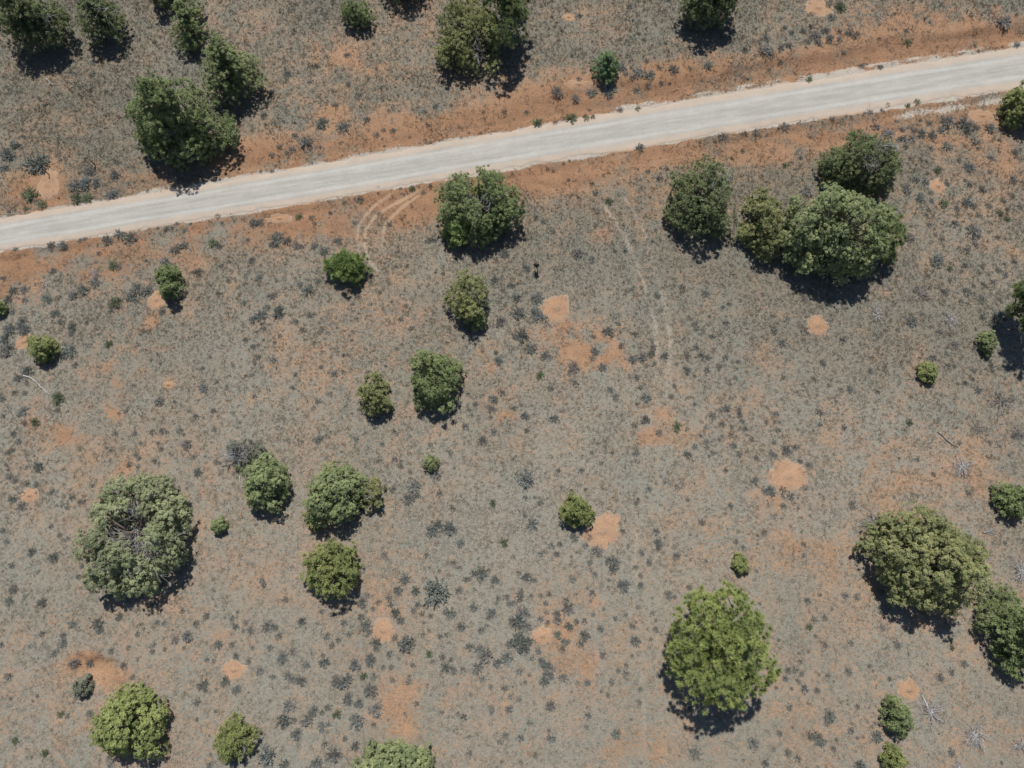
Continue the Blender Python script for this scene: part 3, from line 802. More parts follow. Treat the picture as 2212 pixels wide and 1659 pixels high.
# ------------------------------------------------------------------ shrubs: three numbers each (x, y, size) on twelve survey tiles, g = green
TILES = {
 (0, 0): '245 1065 140 40 1000 100 90 935 60 20 1085 60 600 400 50 600 475 45 285 680 30 840 740 40 860 1080 30 1005 1105 35 995 265 35g 1090 455 35 580 1100 70 740 1130 70 490 1200 100 550 1190 90 620 1180 60 720 1260 80 500 1285 85g 565 1285 75g 195 1255 100g 270 1325 75g 160 1350 40g 55 1370 35 955 1235 30 770 1515 70 845 1540 85 690 1550 75 550 1550 40 405 1590 60 330 1590 60 100 1615 40 1075 1480 40 1145 1450 35 1110 1475 35 1190 1490 35 1410 1400 45 1435 1440 25 1235 1450 25 1140 1610 80 1190 1585 60 1375 1570 60g 1410 1585 60 1605 1550 40 1640 1440 60 640 1640 40 980 1550 25 520 1560 40',
 (1, 0): '425 795 90 565 820 85 250 880 50 320 920 105 235 970 55 200 990 40 150 950 50 100 1000 50 105 1105 35 415 950 30 720 770 55 515 675 50 595 540 45 385 425 50 350 530 40 100 600 50 55 750 50 590 355 50 205 475 60 660 610 50 760 280 30 980 465 35 1165 685 40 1265 680 30 825 840 40 885 845 50 780 870 50 1115 810 35 1090 720 40 1475 725 35 1610 725 45 925 715 25 1050 690 25 860 710 30 1010 1215 40g 1085 1245 40 1130 1205 35 275 1400 55g 20 1440 60 380 1450 35 360 1410 50 530 1560 65 375 1600 55 440 1625 60 1120 1555 55 675 1290 55 570 1310 35 935 1220 25 790 1210 30 800 1380 40 860 1450 50 130 1550 100 200 1560 60 260 1590 60 300 1600 40 1610 1640 60 480 1380 35 640 1440 30',
 (2, 0): '290 610 85 410 640 65 515 600 70 625 590 110 435 525 45 95 725 40 165 795 65g 385 765 80g 280 795 40 480 760 55g 525 755 40g 505 710 30 700 712 50 815 700 40g 705 450 70 820 485 80 885 500 80 870 405 40 780 520 50 805 585 50 735 495 40 880 560 45 950 455 40 1040 460 75 1150 455 35 1265 440 60 965 545 40 1020 545 25 990 295 30 1505 335 55 1640 340 90 1640 265 60 760 50 50 1010 10 40 390 370 35 440 105 40 275 180 30 830 955 60 630 1300 50g 1495 975 40 1430 1020 30g 1365 885 60 1580 860 50 1510 865 40 430 1640 75 265 1500 45 205 1435 45 155 1405 40 540 1250 50 430 1280 30 955 1155 50 880 1110 40 1000 1090 40 365 1165 30 1540 1275 30 735 1625 40 790 1560 35 520 1190 40 960 1555 25',
 (3, 0): '385 45 60 460 60 85g 405 125 60 100 195 45 145 225 45 220 215 55 270 185 40 295 245 75 245 285 55 315 290 60 365 215 60 395 265 70 450 220 50 455 270 50 510 235 55 545 250 50 570 235 40 130 310 55 75 325 50 10 370 60 10 445 40 905 275 60g 1510 155 110 485 345 40 80 405 40 270 510 50g 730 435 50 710 260 20 1300 120 35 1610 290 50 610 425 50 110 815 65 415 770 45 775 680 40 665 725 40 740 715 35 910 680 40g 970 655 50g 595 845 40 700 820 60 785 865 70 870 840 45 945 845 55 1000 865 65 1070 875 70 1165 785 100 1120 840 60 1280 800 110 1290 860 60 1350 830 60 1450 825 80 1040 790 40 990 780 30 880 900 60 930 900 60 850 905 50 890 950 45 1060 960 40 1165 945 70 1340 930 45 1370 920 35 1505 905 35 1605 985 50 1450 1025 50 1305 1080 70 1105 1100 55g 990 1035 45 1030 1045 30 925 1025 40 1440 1110 40 1590 1160 60 960 1165 60 1020 1180 60 900 1220 70 990 1275 70 1055 1250 45 1165 1190 40 1305 1200 45 1390 1230 60 1060 1300 40 1140 1315 65g 1225 1350 45 1290 1310 70 1335 1335 60 1430 1330 45 1530 1295 40 1590 1270 40 1635 1340 50 1365 1395 40 1510 1380 45g 1555 1415 45g 1210 1450 60 1335 1500 100 920 1540 80 1045 1455 50 1085 1520 40 1130 1550 40 930 1465 30 1490 1540 40 1340 1580 40 1290 1620 50 260 1230 90 115 1065 40g 215 1020 35 1240 1040 40',
 (0, 1): '730 60 65g 770 75 45 610 165 80 535 215 85 465 250 70 295 275 70 345 95 50 150 215 60 75 220 60 155 285 50 40 280 60 80 355 50 20 140 35 350 370 60 390 425 50 465 460 60 460 500 50 745 300 85g 715 355 45 880 215 90 945 225 80 840 265 70 880 285 50 1055 365 50 1070 40 70 1280 105 75 1430 60 40 1630 30 50 1480 160 40 945 30 30 700 565 55g 445 615 100 485 705 50 400 640 60 130 430 80 60 470 90 150 480 80 45 600 100 20 540 60 170 740 60 110 790 60 170 820 40 205 760 40 375 920 80g 370 1000 40 225 1075 65g 145 1005 75 160 1085 40 85 1150 50 120 1200 45 45 1275 45 80 1255 40 245 1365 70 35 1350 30 55 1385 30 60 1425 50 90 1450 50 170 1475 45 230 1480 50 75 1575 60 135 1620 60 465 1565 50 435 1630 40 335 1530 40 540 1590 40 95 885 50 155 890 40 15 925 45 15 1035 40 750 1150 35 870 1150 40 910 1210 35 985 1140 45 1050 1130 50 1165 1130 50 1210 1220 70 1025 1210 35 1045 1250 40 880 1285 40 835 1350 45 890 1365 30 1000 1325 40 1280 1400 60 1090 1450 40 1400 1335 45 1250 1305 40 1425 1410 30 1030 940 65 1130 945 30 1315 725 35 1320 860 60 1590 775 30 1635 770 30 1470 845 30 1390 1120 40 820 1000 30 770 1020 30 1640 405 60 1590 540 40 1580 300 40 1640 590 40 1650 910 40 590 570 20',
 (1, 1): '20 140 55 285 185 50 405 170 55 335 225 75 105 255 60 70 330 50 145 365 90 30 385 80 350 385 45 255 425 45 50 465 40 300 480 45 425 475 40 155 515 40 120 560 30 15 575 30 15 655 45 110 670 50 800 235 40 660 265 45 630 310 30 745 170 40 880 295 25 970 325 40 940 405 40 1005 465 35 740 572 25 1210 115 35 910 70 30 1555 15 45 1550 150 60 1600 220 40 1645 185 50 1590 420 70 1380 490 30 1555 625 40 1570 680 60 1595 885 50 1535 920 60 1550 940 50 1525 990 60 1520 1045 35 1355 1105 55 1470 1195 60 1540 1140 50 1420 960 40 1380 995 30 400 940 45 400 1185 60 650 1185 40 815 1220 40 565 750 40 510 760 50 255 765 35 485 885 25 620 545 25 890 1130 30 1130 1220 40 1260 1270 45 895 1320 50 940 1330 35 935 1360 40 1165 1420 85 885 1510 55 1020 1490 90 985 1575 80 1040 1550 50 1190 1540 55 1535 1600 50g 1575 1490 30 235 850 30 1080 1050 40',
 (2, 1): '95 75 60 145 120 45 10 190 40 515 20 55 30 265 60 160 265 80 40 370 90 155 375 100 200 400 50 65 515 95 20 520 50 120 595 80 220 645 65 180 770 55g 540 615 60 520 660 50 400 720 80 375 760 40 410 820 55 250 855 50 620 485 70 645 510 40 690 435 40 710 580 45 530 520 40 800 505 45 585 715 60 785 665 60 845 655 60 905 630 60 915 590 50 875 710 35 925 700 30 990 645 60 810 785 50 635 865 50 675 910 60 870 915 60 810 960 30 835 850 40 865 1060 60 795 1095 50 955 1145 55 1070 1105 75g 1030 910 45 1050 840 35 1195 595 50 1135 645 55 1230 645 55 1270 655 45 1135 740 60 1265 740 50 1185 780 30 1340 715 50 1385 655 45 1105 205 50 1250 240 55 775 220 40 940 255 50 1410 310 40 1370 330 35 1280 390 30 1385 430 45 1185 440 45 1190 475 30 1295 520 40 1145 390 25 1450 785 40 1415 830 30 1465 685 35 1300 1030 60 1390 985 60 1350 1000 40 1470 995 50 1475 1030 50 1410 1035 30 1365 1090 50 1425 1105 30 1420 1160 45 1495 1070 40 1510 1120 40 1555 1185 40 1260 1205 45 1265 1240 35 1345 1190 25 1310 1185 20 1225 1165 30 1185 1235 45 1300 1275 40 1280 1295 30 1435 1225 55 1475 1285 50 1585 1310 40 1140 1285 60 805 1275 50 650 1275 30 445 1390 45 275 1050 60 85 1035 60 20 985 50 60 965 30 95 1130 45 710 1030 25 300 1390 35 90 1450 110 90 1385 25 85 1565 40 150 1565 30 185 1600 50 805 1600 40 885 1510 50 1070 1490 40 1385 1390 40 1570 1460 60 1640 1520 60 1415 1620 50 1140 1580 35 580 1340 40 1185 960 30 1255 1110 30 1650 1075 35',
 (3, 1): '1095 30 90 1180 78 45g 1280 60 50 1255 95 35 1180 155 35 1040 130 40 1290 225 65 1335 190 35 1340 240 25 1405 185 40 1465 170 45 1490 90 45 1540 120 50 1535 50 35 1600 35 35 1145 235 55 1385 275 60 1250 290 40 1390 395 50 1445 445 50 1490 380 70 1115 490 40 1000 375 35 935 425 85 1185 520 25 1215 575 65 1155 630 35 1335 600 40 985 660 35 1070 660 60 1165 710 50 1330 745 45 1320 795 40 1275 825 45 1360 870 60 40 485 60 485 545 55 95 560 60 30 390 35 355 690 50 530 860 60 235 270 50 190 880 35 470 860 35 320 900 30 930 915 35 920 1080 45g 50 1025 50 65 1125 45 75 1075 25 340 1015 50 340 1090 40 495 1110 45 125 1255 65 185 1235 50 25 1280 50 270 1355 60 970 1320 35 20 1520 70 95 1510 60 150 1555 60 100 1620 50 555 1610 65 1300 1530 50 410 800 25 660 745 50 760 715 35 710 880 40 1240 1210 40 300 795 40 215 1330 40 240 1500 50 1445 710 40 1455 740 40',
 (0, 2): '330 95 40 385 150 40 45 190 45 20 120 45 345 295 70 200 260 60 75 345 50 60 580 60 80 500 60 270 590 70 460 725 60 630 720 80 640 760 60 765 680 60 275 790 50 410 795 50 405 850 60 355 915 50 60 1065 55 800 1000 55 470 980 70 560 980 60 855 1070 40 715 900 50 500 1195 50 390 1310 50g 440 1320 40 580 1310 60 95 1485 50g 290 1560 60g 205 1590 30 1360 1640 50 1280 1230 55 1310 1120 70 1330 1155 40 1455 1100 70 1525 1155 60 1610 960 50 1530 935 50 1500 860 50 1635 880 35 1385 965 35 1340 960 40 1125 830 60 1210 805 70 1235 825 40 1180 640 40 1270 720 50 1015 715 45 1060 720 40 900 630 35 990 600 60 595 495 40 1335 675 55 1505 690 45 1590 715 45 1525 745 50 1625 770 55 1575 770 35 1535 650 30 890 790 45 830 880 40 1065 890 35 1410 860 60 1190 880 30 985 905 40 1340 1050 25 1400 1150 30 1400 1290 30 1275 1345 30 240 1190 35 70 1210 30 420 185 25 10 860 40 710 1590 45',
 (1, 2): '190 570 50 425 645 40 295 710 65 75 740 80 120 750 50 145 805 55 90 880 50 165 945 75 240 900 50 325 990 55 20 1030 60 205 1065 60 235 1085 50 290 1095 70 110 1070 45 440 975 70 435 930 35 640 990 90 740 970 70 735 940 60 695 1065 50g 760 1065 55 570 1100 100 520 1100 80 740 1155 90 590 1210 70 600 1240 40 210 1255 85 370 1290 60 330 1345 90 175 1355 90 240 1350 50 425 1300 40 465 1265 50 465 1375 40 520 1315 60g 650 1360 100 665 1240 60 775 1280 90 760 1380 40 420 1395 60 260 1440 80 70 1580 130 445 1505 50 500 1580 100 390 1630 80 575 1470 40 640 1520 60 745 1500 60 180 1640 60 685 585 70 795 585 45 860 555 50 870 600 45 755 630 40 585 630 50 495 660 40 680 680 55 705 735 80 740 775 45 570 720 50 600 795 40 455 805 55 490 865 50 530 830 40 775 850 70 785 890 45 900 655 70 935 700 60 900 810 45 970 855 110 865 920 50 825 1005 40 875 1005 40 920 505 70 960 435 65 1030 510 60 1165 515 190 1255 655 80 1175 585 45 1020 640 45 1050 600 50 1075 660 40 1130 675 40 1085 715 30 1090 610 35 1080 795 35 1120 920 50g 1195 810 45 1235 795 40 1120 770 30 1205 935 45 1145 970 40 1015 995 40 1225 1010 60 1275 1025 60 1340 1020 45 1265 955 30 1330 745 60 1460 765 50 1495 735 35 1385 875 60 1445 895 70 1490 930 100 1435 1010 70 1465 1080 50 1565 980 60 1630 945 80 1640 855 60 1525 650 60 1505 690 40 1410 620 60 1455 395 90 1410 395 50 1320 360 40 1355 435 45 1315 510 55 1550 440 60 1570 560 40 1620 550 50 1640 600 40 1325 205 60 1250 110 90 1140 115 90 1180 80 60 1610 195 60g 1650 720 40 985 1100 50 885 1090 40 1040 1240 40 1345 1330 55 1525 1270 50 1525 1300 40 1640 1280 60 1650 1200 40 1610 1140 50 1520 1135 40 1390 1185 30 1615 1450 55 1580 1490 45 830 275 50 1105 275 40 1280 330 50 720 540 40 40 450 50 50 475 40 1385 1560 40 1305 1310 40 1205 1300 35 965 1305 30',
 (2, 2): '130 80 80 495 160 55 475 215 50 405 165 60 260 220 50 310 210 45 295 275 40 185 270 40 420 262 25 385 290 25 550 250 85 505 325 45 650 320 80 660 370 60 535 405 50 395 435 50 90 420 60 130 435 40 45 395 40 60 510 45 50 550 60 10 590 50 125 545 40 185 540 40 220 590 40 240 530 40 225 650 40 70 660 110 30 710 90 95 745 70 290 660 60 295 700 60 365 620 90 350 570 50 185 690 50 230 715 40 370 740 60 415 710 45 470 705 45 525 665 35 300 795 60 345 840 60 470 805 65 445 855 50 325 890 50 50 830 100 110 840 60 75 885 90 170 895 50 130 950 40 190 975 60 230 1005 80 235 1060 70 210 1100 60 50 1030 55 330 1075 60 490 1105 50 85 1105 35 520 525 55 485 495 25 720 480 90 625 440 30 625 490 30 835 475 50 835 410 40 800 360 40 890 325 50 840 262 45 755 220 30 715 125 50 935 125 55 950 200 60 945 240 40 1065 285 55 1230 65 55 1145 485 45 1020 535 60 1055 548 30 910 655 35 930 700 30 930 760 45 780 735 45 800 835 70 670 690 40 735 665 30 575 755 50 595 630 30 510 575 30 735 1040 50 740 995 40 690 1030 40 830 1150 40 825 1235 40 590 920 50 645 1100 50 490 1320 55 250 1260 70 115 1365 50 55 1465 55 255 1470 60 45 1215 40 480 1395 40 675 1440 65 1185 1560 85 1565 1500 70 1640 1630 60 1500 1610 30 1450 190 40 1500 230 40 1635 130 50 910 555 25 1155 310 25 150 1580 40 55 1625 40 240 1420 30 625 1190 35',
 (3, 2): '370 685 45 305 700 50 270 745 50g 370 860 45 310 805 30 835 855 60 1200 880 40g 1275 985 60 1115 1070 60 500 540 50 580 545 50 340 535 30 415 630 25 235 280 40 180 1020 55 130 1025 50 115 1080 45 220 1050 40 235 1145 60 200 1100 40 320 1160 50 520 1035 60 540 850 40 140 1265 50 400 1320 80 385 1360 60 75 1435 50 275 1450 60 335 1475 90 540 1420 50 580 1465 30 695 1370 35 710 1460 80 790 1195 30 580 1260 40 425 1535 45 130 1560 60 195 1600 60 35 1535 40 600 1645 70 1190 1555 60 1515 1625 30 325 1655 30 790 1080 40 660 1000 40 210 970 40 445 1475 30',
}
shr = []
for (i, j), s in TILES.items():
    w = s.split()
    for k in range(0, len(w), 3):
        g = w[k + 2].endswith('g')
        shr.append((553 * i + float(w[k]) / 3, 553 * j + float(w[k + 1]) / 3, float(w[k + 2].rstrip('g')) / 3, g))
shr = [q for q in shr if q[1] < 1680]
shr.sort(key=lambda q: (-q[2] - (30 if q[3] else 0), q[0]))

def shrub_mesh(name, seed, n, kind, mat, flat=.62):
    """unit shrub: radiating stems with small narrow leaves in a loose dome"""
    r = np.random.RandomState(seed)
    tuft = kind == 'tuft'
    ns = 7 if tuft else 40
    ph = np.arange(ns) * 2.4 + r.normal(0, .35, ns)
    el = np.arcsin(np.clip((np.arange(ns) + .5) / ns, 0, 1))[r.permutation(ns)] * (.95 if kind == 'green' else .85)
    tip = np.stack([np.cos(ph) * np.cos(el), np.sin(ph) * np.cos(el), np.sin(el) * flat * 1.2], 1) * r.uniform(.72, 1.0, ns)[:, None]
    k = r.randint(0, ns, n)
    f = r.uniform(.1, 1.0, n) ** .75
    base = tip[k] * f[:, None] + np.clip(r.normal(0, .085, (n, 3)), -.17, .17)
    base[:, 2] = np.maximum(base[:, 2], .0)
    ax = norm(tip[k] * 1.0 + rdir(r, n) * .6 + np.array([0, 0, .3]))
    nr = norm(rdir(r, n) * .8 + np.array([0, .1, .8])) if not tuft else norm(rdir(r, n) * [1, 1, .45])
    q = 1.0 if not tuft else 1.7
    ln = r.uniform(.09, .20, n) * q; wd = r.uniform(.05, .095, n) * q
    tint = np.clip(.5 + r.normal(0, .2, ns)[k] + r.normal(0, .12, n), 0, 1)
    base = np.concatenate([base, np.zeros((ns, 3))]); ax = np.concatenate([ax, norm(tip)]); nr = np.concatenate([nr, norm(rdir(r, ns) + [0, 0, .5])])
    ln = np.concatenate([ln, np.linalg.norm(tip, axis=1)]); wd = np.concatenate([wd, np.full(ns, .035)]); tint = np.concatenate([tint, np.full(ns, .35)])
    return leaf_mesh(name, base, ax, nr, ln, wd, tint, mat)

sage = [shrub_mesh('sagebrush', 300 + i, 420, 'sage', m_leaf) for i in range(5)]
grn = [shrub_mesh('rabbitbrush', 330 + i, 420, 'green', m_leaf, .8) for i in range(3)]
r = np.random.RandomState(4)
named, rest = shr[:300], shr[300:]
info = []
for k, (vx, vy, d, g) in enumerate(named):
    X, Y, t = ground(vx, vy, .2)
    rad = d * .5 * t / F * 1.18
    me = (grn if g else sage)[r.randint(3 if g else 5)]
    o = link('rabbitbrush' if g else 'sagebrush', me, loc=(X, Y, float(height(X, Y)) - .02), rz=r.uniform(0, 6.28),
             sc=(rad * r.uniform(.9, 1.15), rad * r.uniform(.85, 1.1), rad * r.uniform(.75, 1.05)))
    v = r.uniform(.78, 1.22)
    c = (.21, .255, .15) if g else ((.232, .25, .232), (.255, .26, .238), (.215, .236, .206), (.28, .268, .243))[r.randint(4)]
    o.color = (c[0] * v, c[1] * v, c[2] * v, 1)
    lm = min(LM, key=lambda q: (q[1] - vx) ** 2 + (q[2] - vy) ** 2)
    a = math.degrees(math.atan2(lm[2] - vy, vx - lm[1])) % 360
    rel = ('right of', 'upper right of', 'above', 'upper left of', 'left of', 'lower left of', 'below', 'lower right of')[int((a + 22.5) // 45) % 8]
    info.append((o, lm[0], rel, math.hypot(lm[1] - vx, lm[2] - vy), d, g))
ordn = ['nearest', 'second nearest', 'third nearest', 'fourth nearest', 'fifth nearest', 'sixth nearest', 'seventh nearest', 'eighth nearest', 'ninth nearest', 'tenth nearest',
        'eleventh nearest', 'twelfth nearest', 'thirteenth nearest', 'fourteenth nearest', 'fifteenth nearest', 'sixteenth nearest', 'seventeenth nearest', 'eighteenth nearest', 'nineteenth nearest', 'twentieth nearest']
byk = {}
for q in info: byk.setdefault((q[1], q[2]), []).append(q)
for (lm, rel), qs in byk.items():
    qs.sort(key=lambda q: q[3])
    for k, (o, _, _, dist, d, g) in enumerate(qs):
        size = 'large' if d > 28 else ('small' if d < 19 else 'mid-sized')
        lab = f"{size} {'green' if g else 'dark grey-green'} shrub {rel} {lm}"
        if len(qs) > 1: lab += f", {ordn[min(k, 19)]}"
        tag(o, lab, 'shrub', 'low shrubs scattered over the plain')

# ------------------------------------------------------------------ ground cover nobody could count: instances on points
def protos(name, meshes):
    col = bpy.data.collections.new(name)
    for i, m in enumerate(meshes):
        col.objects.link(bpy.data.objects.new(f'{name}_{chr(97 + i)}', m))
    return col

def scatter(name, pts, scale, rot, idx, shade, col, label):
    me = bpy.data.meshes.new(name)
    me.vertices.add(len(pts)); me.vertices.foreach_set('co', np.asarray(pts, np.float32).ravel())
    for k, typ, v in (('sc', 'FLOAT', scale), ('rz', 'FLOAT', rot), ('idx', 'INT', idx), ('shade', 'FLOAT', shade)):
        a = me.attributes.new(k, typ, 'POINT'); a.data.foreach_set('value', np.asarray(v, np.int32 if typ == 'INT' else np.float32))
    o = link(name, me)
    ng = bpy.data.node_groups.new(name, 'GeometryNodeTree')
    ng.interface.new_socket('Geometry', in_out='INPUT', socket_type='NodeSocketGeometry')
    ng.interface.new_socket('Geometry', in_out='OUTPUT', socket_type='NodeSocketGeometry')
    gi = ng.nodes.new('NodeGroupInput'); go = ng.nodes.new('NodeGroupOutput')
    ci = ng.nodes.new('GeometryNodeCollectionInfo'); ci.inputs['Collection'].default_value = col
    ci.inputs['Separate Children'].default_value = True; ci.inputs['Reset Children'].default_value = True
    ip = ng.nodes.new('GeometryNodeInstanceOnPoints'); ip.inputs['Pick Instance'].default_value = True
    def na(n, t):
        q = ng.nodes.new('GeometryNodeInputNamedAttribute'); q.data_type = t; q.inputs['Name'].default_value = n
        return q.outputs['Attribute']
    cx = ng.nodes.new('ShaderNodeCombineXYZ'); L = ng.links.new
    L(na('rz', 'FLOAT'), cx.inputs[2])
    er = ng.nodes.new('FunctionNodeEulerToRotation'); L(cx.outputs[0], er.inputs[0])
    L(gi.outputs[0], ip.inputs['Points']); L(ci.outputs[0], ip.inputs['Instance']); L(na('idx', 'INT'), ip.inputs['Instance Index'])
    L(er.outputs[0], ip.inputs['Rotation']); L(na('sc', 'FLOAT'), ip.inputs['Scale']); L(ip.outputs[0], go.inputs[0])
    o.modifiers.new('scatter', 'NODES').node_group = ng
    o['kind'] = 'stuff'; o['label'] = label
    return o

def blocked(X, Y, tree=.35):
    rimr = np.random.RandomState(5).uniform(.35, 1.05, len(X))
    b = np.abs(road_d(X, Y)) < road_w(X) - .05
    for mx, my, sx, sy in mound_xy:
        b |= ((X - mx) / sx) ** 2 + ((Y - my) / sy) ** 2 < rimr
    for mx, my, a, c in tree_shape:
        b |= ((X - mx) / (a * tree)) ** 2 + ((Y - my) / (c * tree)) ** 2 < 1
    return b

r = np.random.RandomState(11)
n = 760000
X = r.uniform(-74, 74, n); Y = r.uniform(-22, 80, n)
b_, r_ = bare_red(X, Y)
half = 46 + .30 * (Y + 16)
dens = np.clip(.98 - .95 * b_ - .13 * r_ + .28 * fbm(X * .35, Y * .35, 81, 3), .04, 1) * (1 - .75 * np.clip(track_f(X, Y), 0, 1)) * (1 - .9 * np.clip(gravel_f(X, Y), 0, 1))
ok = (r.uniform(size=n) < dens) & ~blocked(X, Y) & (np.abs(X) < half + 6)
X, Y = X[ok], Y[ok]
scl = np.exp(r.normal(math.log(.108), .42, len(X)))
scl = np.clip(scl, .05, .36)
tufts = [shrub_mesh('tuft', 400 + i, 26, 'tuft', m_tuft, .7 if i < 3 else 1.7) for i in range(6)]
tall = r.uniform(size=len(X)) < .15 + .7 * sstep(1100, 200, to_view(X, Y)[1])
kind_ = r.randint(0, 3, len(X)) + 3 * tall
VV = to_view(X, Y)
shade = np.clip(.07 + .28 * fbm(X * .05, Y * .05, 91, 4) + .36 * sstep(150, 900, VV[1]) + .34 * sstep(900, 1500, VV[1]) + r.normal(0, .2, len(X)), 0, 1)  # random plant tone, plus painted brightness gradient: dim far off, bright close by
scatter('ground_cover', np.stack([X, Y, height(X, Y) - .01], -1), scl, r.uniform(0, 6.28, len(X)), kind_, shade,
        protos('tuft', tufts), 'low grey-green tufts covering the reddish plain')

# the smaller shrubs: measured ones beyond the three hundred, and a sprinkling between them
px_, py_, ps_ = [], [], []
for vx, vy, d, g in rest:
    a, b, t = ground(vx, vy, .1); px_.append(a); py_.append(b); ps_.append(d * .5 * t / F * 1.15)
n = 6800
X = r.uniform(-74, 74, n); Y = r.uniform(-22, 80, n)
V = to_view(X, Y)
cl = .30 + .55 * fbm(X * .10, Y * .10, 101, 3) + .25 * sstep(700, 1200, V[1]) * sstep(1700, 1500, V[1])
edge = np.exp(-((np.abs(road_d(X, Y)) - road_w(X) - .35) / .4) ** 2)
b_, r_ = bare_red(X, Y)
ok = (r.uniform(size=n) < np.clip(cl, .06, .8) * .6 * (1 - .35 * b_) + .8 * edge) & ~blocked(X, Y, .6)
X, Y = X[ok], Y[ok]
s2 = np.clip(np.exp(r.normal(math.log(.175), .38, len(X))), .08, .42)
X = np.concatenate([np.array(px_), X]); Y = np.concatenate([np.array(py_), Y]); s2 = np.concatenate([np.array(ps_), s2])
shr_p = [shrub_mesh('small_shrub', 450 + i, 200, 'sage', m_tuft_shrub, .6) for i in range(5)]
scatter('small_shrubs', np.stack([X, Y, height(X, Y) - .015], -1), s2, r.uniform(0, 6.28, len(X)), r.randint(0, 5, len(X)), r.uniform(0, 1, len(X)),
        protos('small_shrub', shr_p), 'countless small dark shrubs between the larger ones')

# ------------------------------------------------------------------ dead wood on the ground
def brush_pile(vx, vy, size, seed, label, mat, nb=9, trunk=None, arc=6.28, a0=0.0, name='dead_branches_pile'):
    r = np.random.RandomState(seed)
    X, Y, t = ground(vx, vy)
    S = 1.2 * size * t / F
    n = int(nb * 2.3)
    mb = MB()
    for k in range(n):
        a = a0 + arc * (k + r.uniform(-.3, .3)) / n
        d = np.array([math.cos(a), math.sin(a), r.uniform(.05, .35)])
        p0 = np.array([math.cos(a), math.sin(a), 0]) * S * r.uniform(-.25, .1) + np.array([0, 0, .10])
        branchy(mb, r, p0, d, S * r.uniform(.4, .85), .017 + .008 * S, 2, .55, -.03, 4, (3, 5))
    o = link(name, mb.mesh(name, mat), loc=(X, Y, float(height(X, Y))))
    if trunk:
        ang, ln = trunk
        o2 = o
        mt = MB(); dv = np.array([math.cos(ang), math.sin(ang), 0])
        mt.tube([dv * 0, dv * S * ln * .5 + [0, .03, .02], dv * S * ln], [.085, .07, .05], 6)
        e = bpy.data.objects.new('dead_fallen_tree', None); C.objects.link(e); e.empty_display_size = .3
        e.location = (X, Y, float(height(X, Y)))
        o.name = 'branches'; o.location = (0, 0, 0); o.parent = e
        link('trunk', mt.mesh('trunk', mat), e, loc=(0, 0, .08))
        o = e
    tag(o, label, 'dead wood', 'dead wood lying on the plain')
W_, D_ = m_dead, m_deaddark
brush_pile(1895, 680, 24, 1, 'pale brush pile below the big pale green tree', W_, 8)
brush_pile(1990, 636, 26, 2, 'dark brush with a pale hooked stem, right of the big pale tree', D_, 9)
brush_pile(2052, 690, 22, 3, 'small white brush pile right of a dark round shrub', W_, 7)
brush_pile(2160, 868, 30, 4, 'fallen tree with pale trunk stub near the right edge', D_, 11, (-1.9, 1.3))
brush_pile(2110, 928, 24, 5, 'dark bare brush left of another pile at the right edge', D_, 9)
brush_pile(2200, 940, 26, 6, 'dark bare brush at the right edge below the fallen tree', D_, 9)
brush_pile(2076, 1008, 28, 7, 'dense silver-grey brush pile above the largest olive tree', W_, 16)
brush_pile(2205, 1236, 30, 8, 'white brush at the right edge between two green trees', W_, 14)
brush_pile(1890, 1130, 34, 9, 'bare dead branches at the upper left of the largest olive tree', W_, 10, arc=2.6, a0=1.2)
brush_pile(2128, 1150, 20, 10, 'thin pale branches at the upper right of the largest olive tree', W_, 4, arc=1.0, a0=-.3)
brush_pile(2008, 1540, 26, 11, 'twisted white fallen tree beside the lower right juniper', W_, 10, (1.9, 1.2))
brush_pile(2103, 1590, 28, 12, 'curled white brush pile in the lower right corner', W_, 14)
brush_pile(2205, 1610, 24, 13, 'white brush cut by the right edge at the bottom', W_, 9)
brush_pile(2068, 1658, 22, 14, 'white brush cut by the bottom edge on the right', W_, 9)
brush_pile(205, 596, 16, 15, 'upright white dead stems in a dark shrub on the left', W_, 5, arc=2.0, a0=.6)
brush_pile(1522, 505, 8, 17, 'short pale twigs beneath the upright right juniper', W_, 3)

def stick(vpts, rad, label, mat, seed, forks=2):
    r = np.random.RandomState(seed)
    g = np.array([ground(a, b)[:2] for a, b in vpts])
    pts = []
    for a, b in zip(g[:-1], g[1:]):
        for f in (0, .33, .66): pts.append(a + (b - a) * f)
    pts.append(g[-1]); pts = np.array(pts)
    z = height(pts[:, 0], pts[:, 1]) + rad * .8 + r.uniform(0, .05, len(pts))
    p3 = np.column_stack([pts + r.normal(0, .03, pts.shape), z])
    c = p3.mean(0); c[2] = height(c[0], c[1])
    mb = MB(); mb.tube(p3 - c, np.linspace(rad, rad * .4, len(p3)), 6)
    for _ in range(forks):
        k = r.randint(1, len(p3) - 1)
        branchy(mb, r, p3[k] - c, norm(p3[-1] - p3[0] + r.normal(0, .8, 3) * [1, 1, .1]), .6, rad * .5, 1, .5)
    o = link('fallen_branch', mb.mesh('fallen_branch', mat), loc=c)
    tag(o, label, 'branch', 'dead wood lying on the plain')
stick([(100, 168), (106, 176), (113, 183)], .07, 'short white stick on the grey slope at upper left', W_, 1, 1)
stick([(52, 812), (68, 816), (84, 830), (98, 843), (108, 852)], .075, 'long pale stick below the yellow-green bush at left', W_, 2, 3)
stick([(2024, 932), (2040, 948), (2055, 960), (2068, 966)], .07, 'straight dark stick left of the brush piles at right', D_, 3, 1)
stick([(1890, 40), (1897, 45), (1903, 50)], .04, 'small pale stick under shrubs at the top edge', W_, 4, 1)
stick([(517, 1028), (521, 1045)], .05, 'thin white stick left of the round pale pinyon', W_, 5, 0)

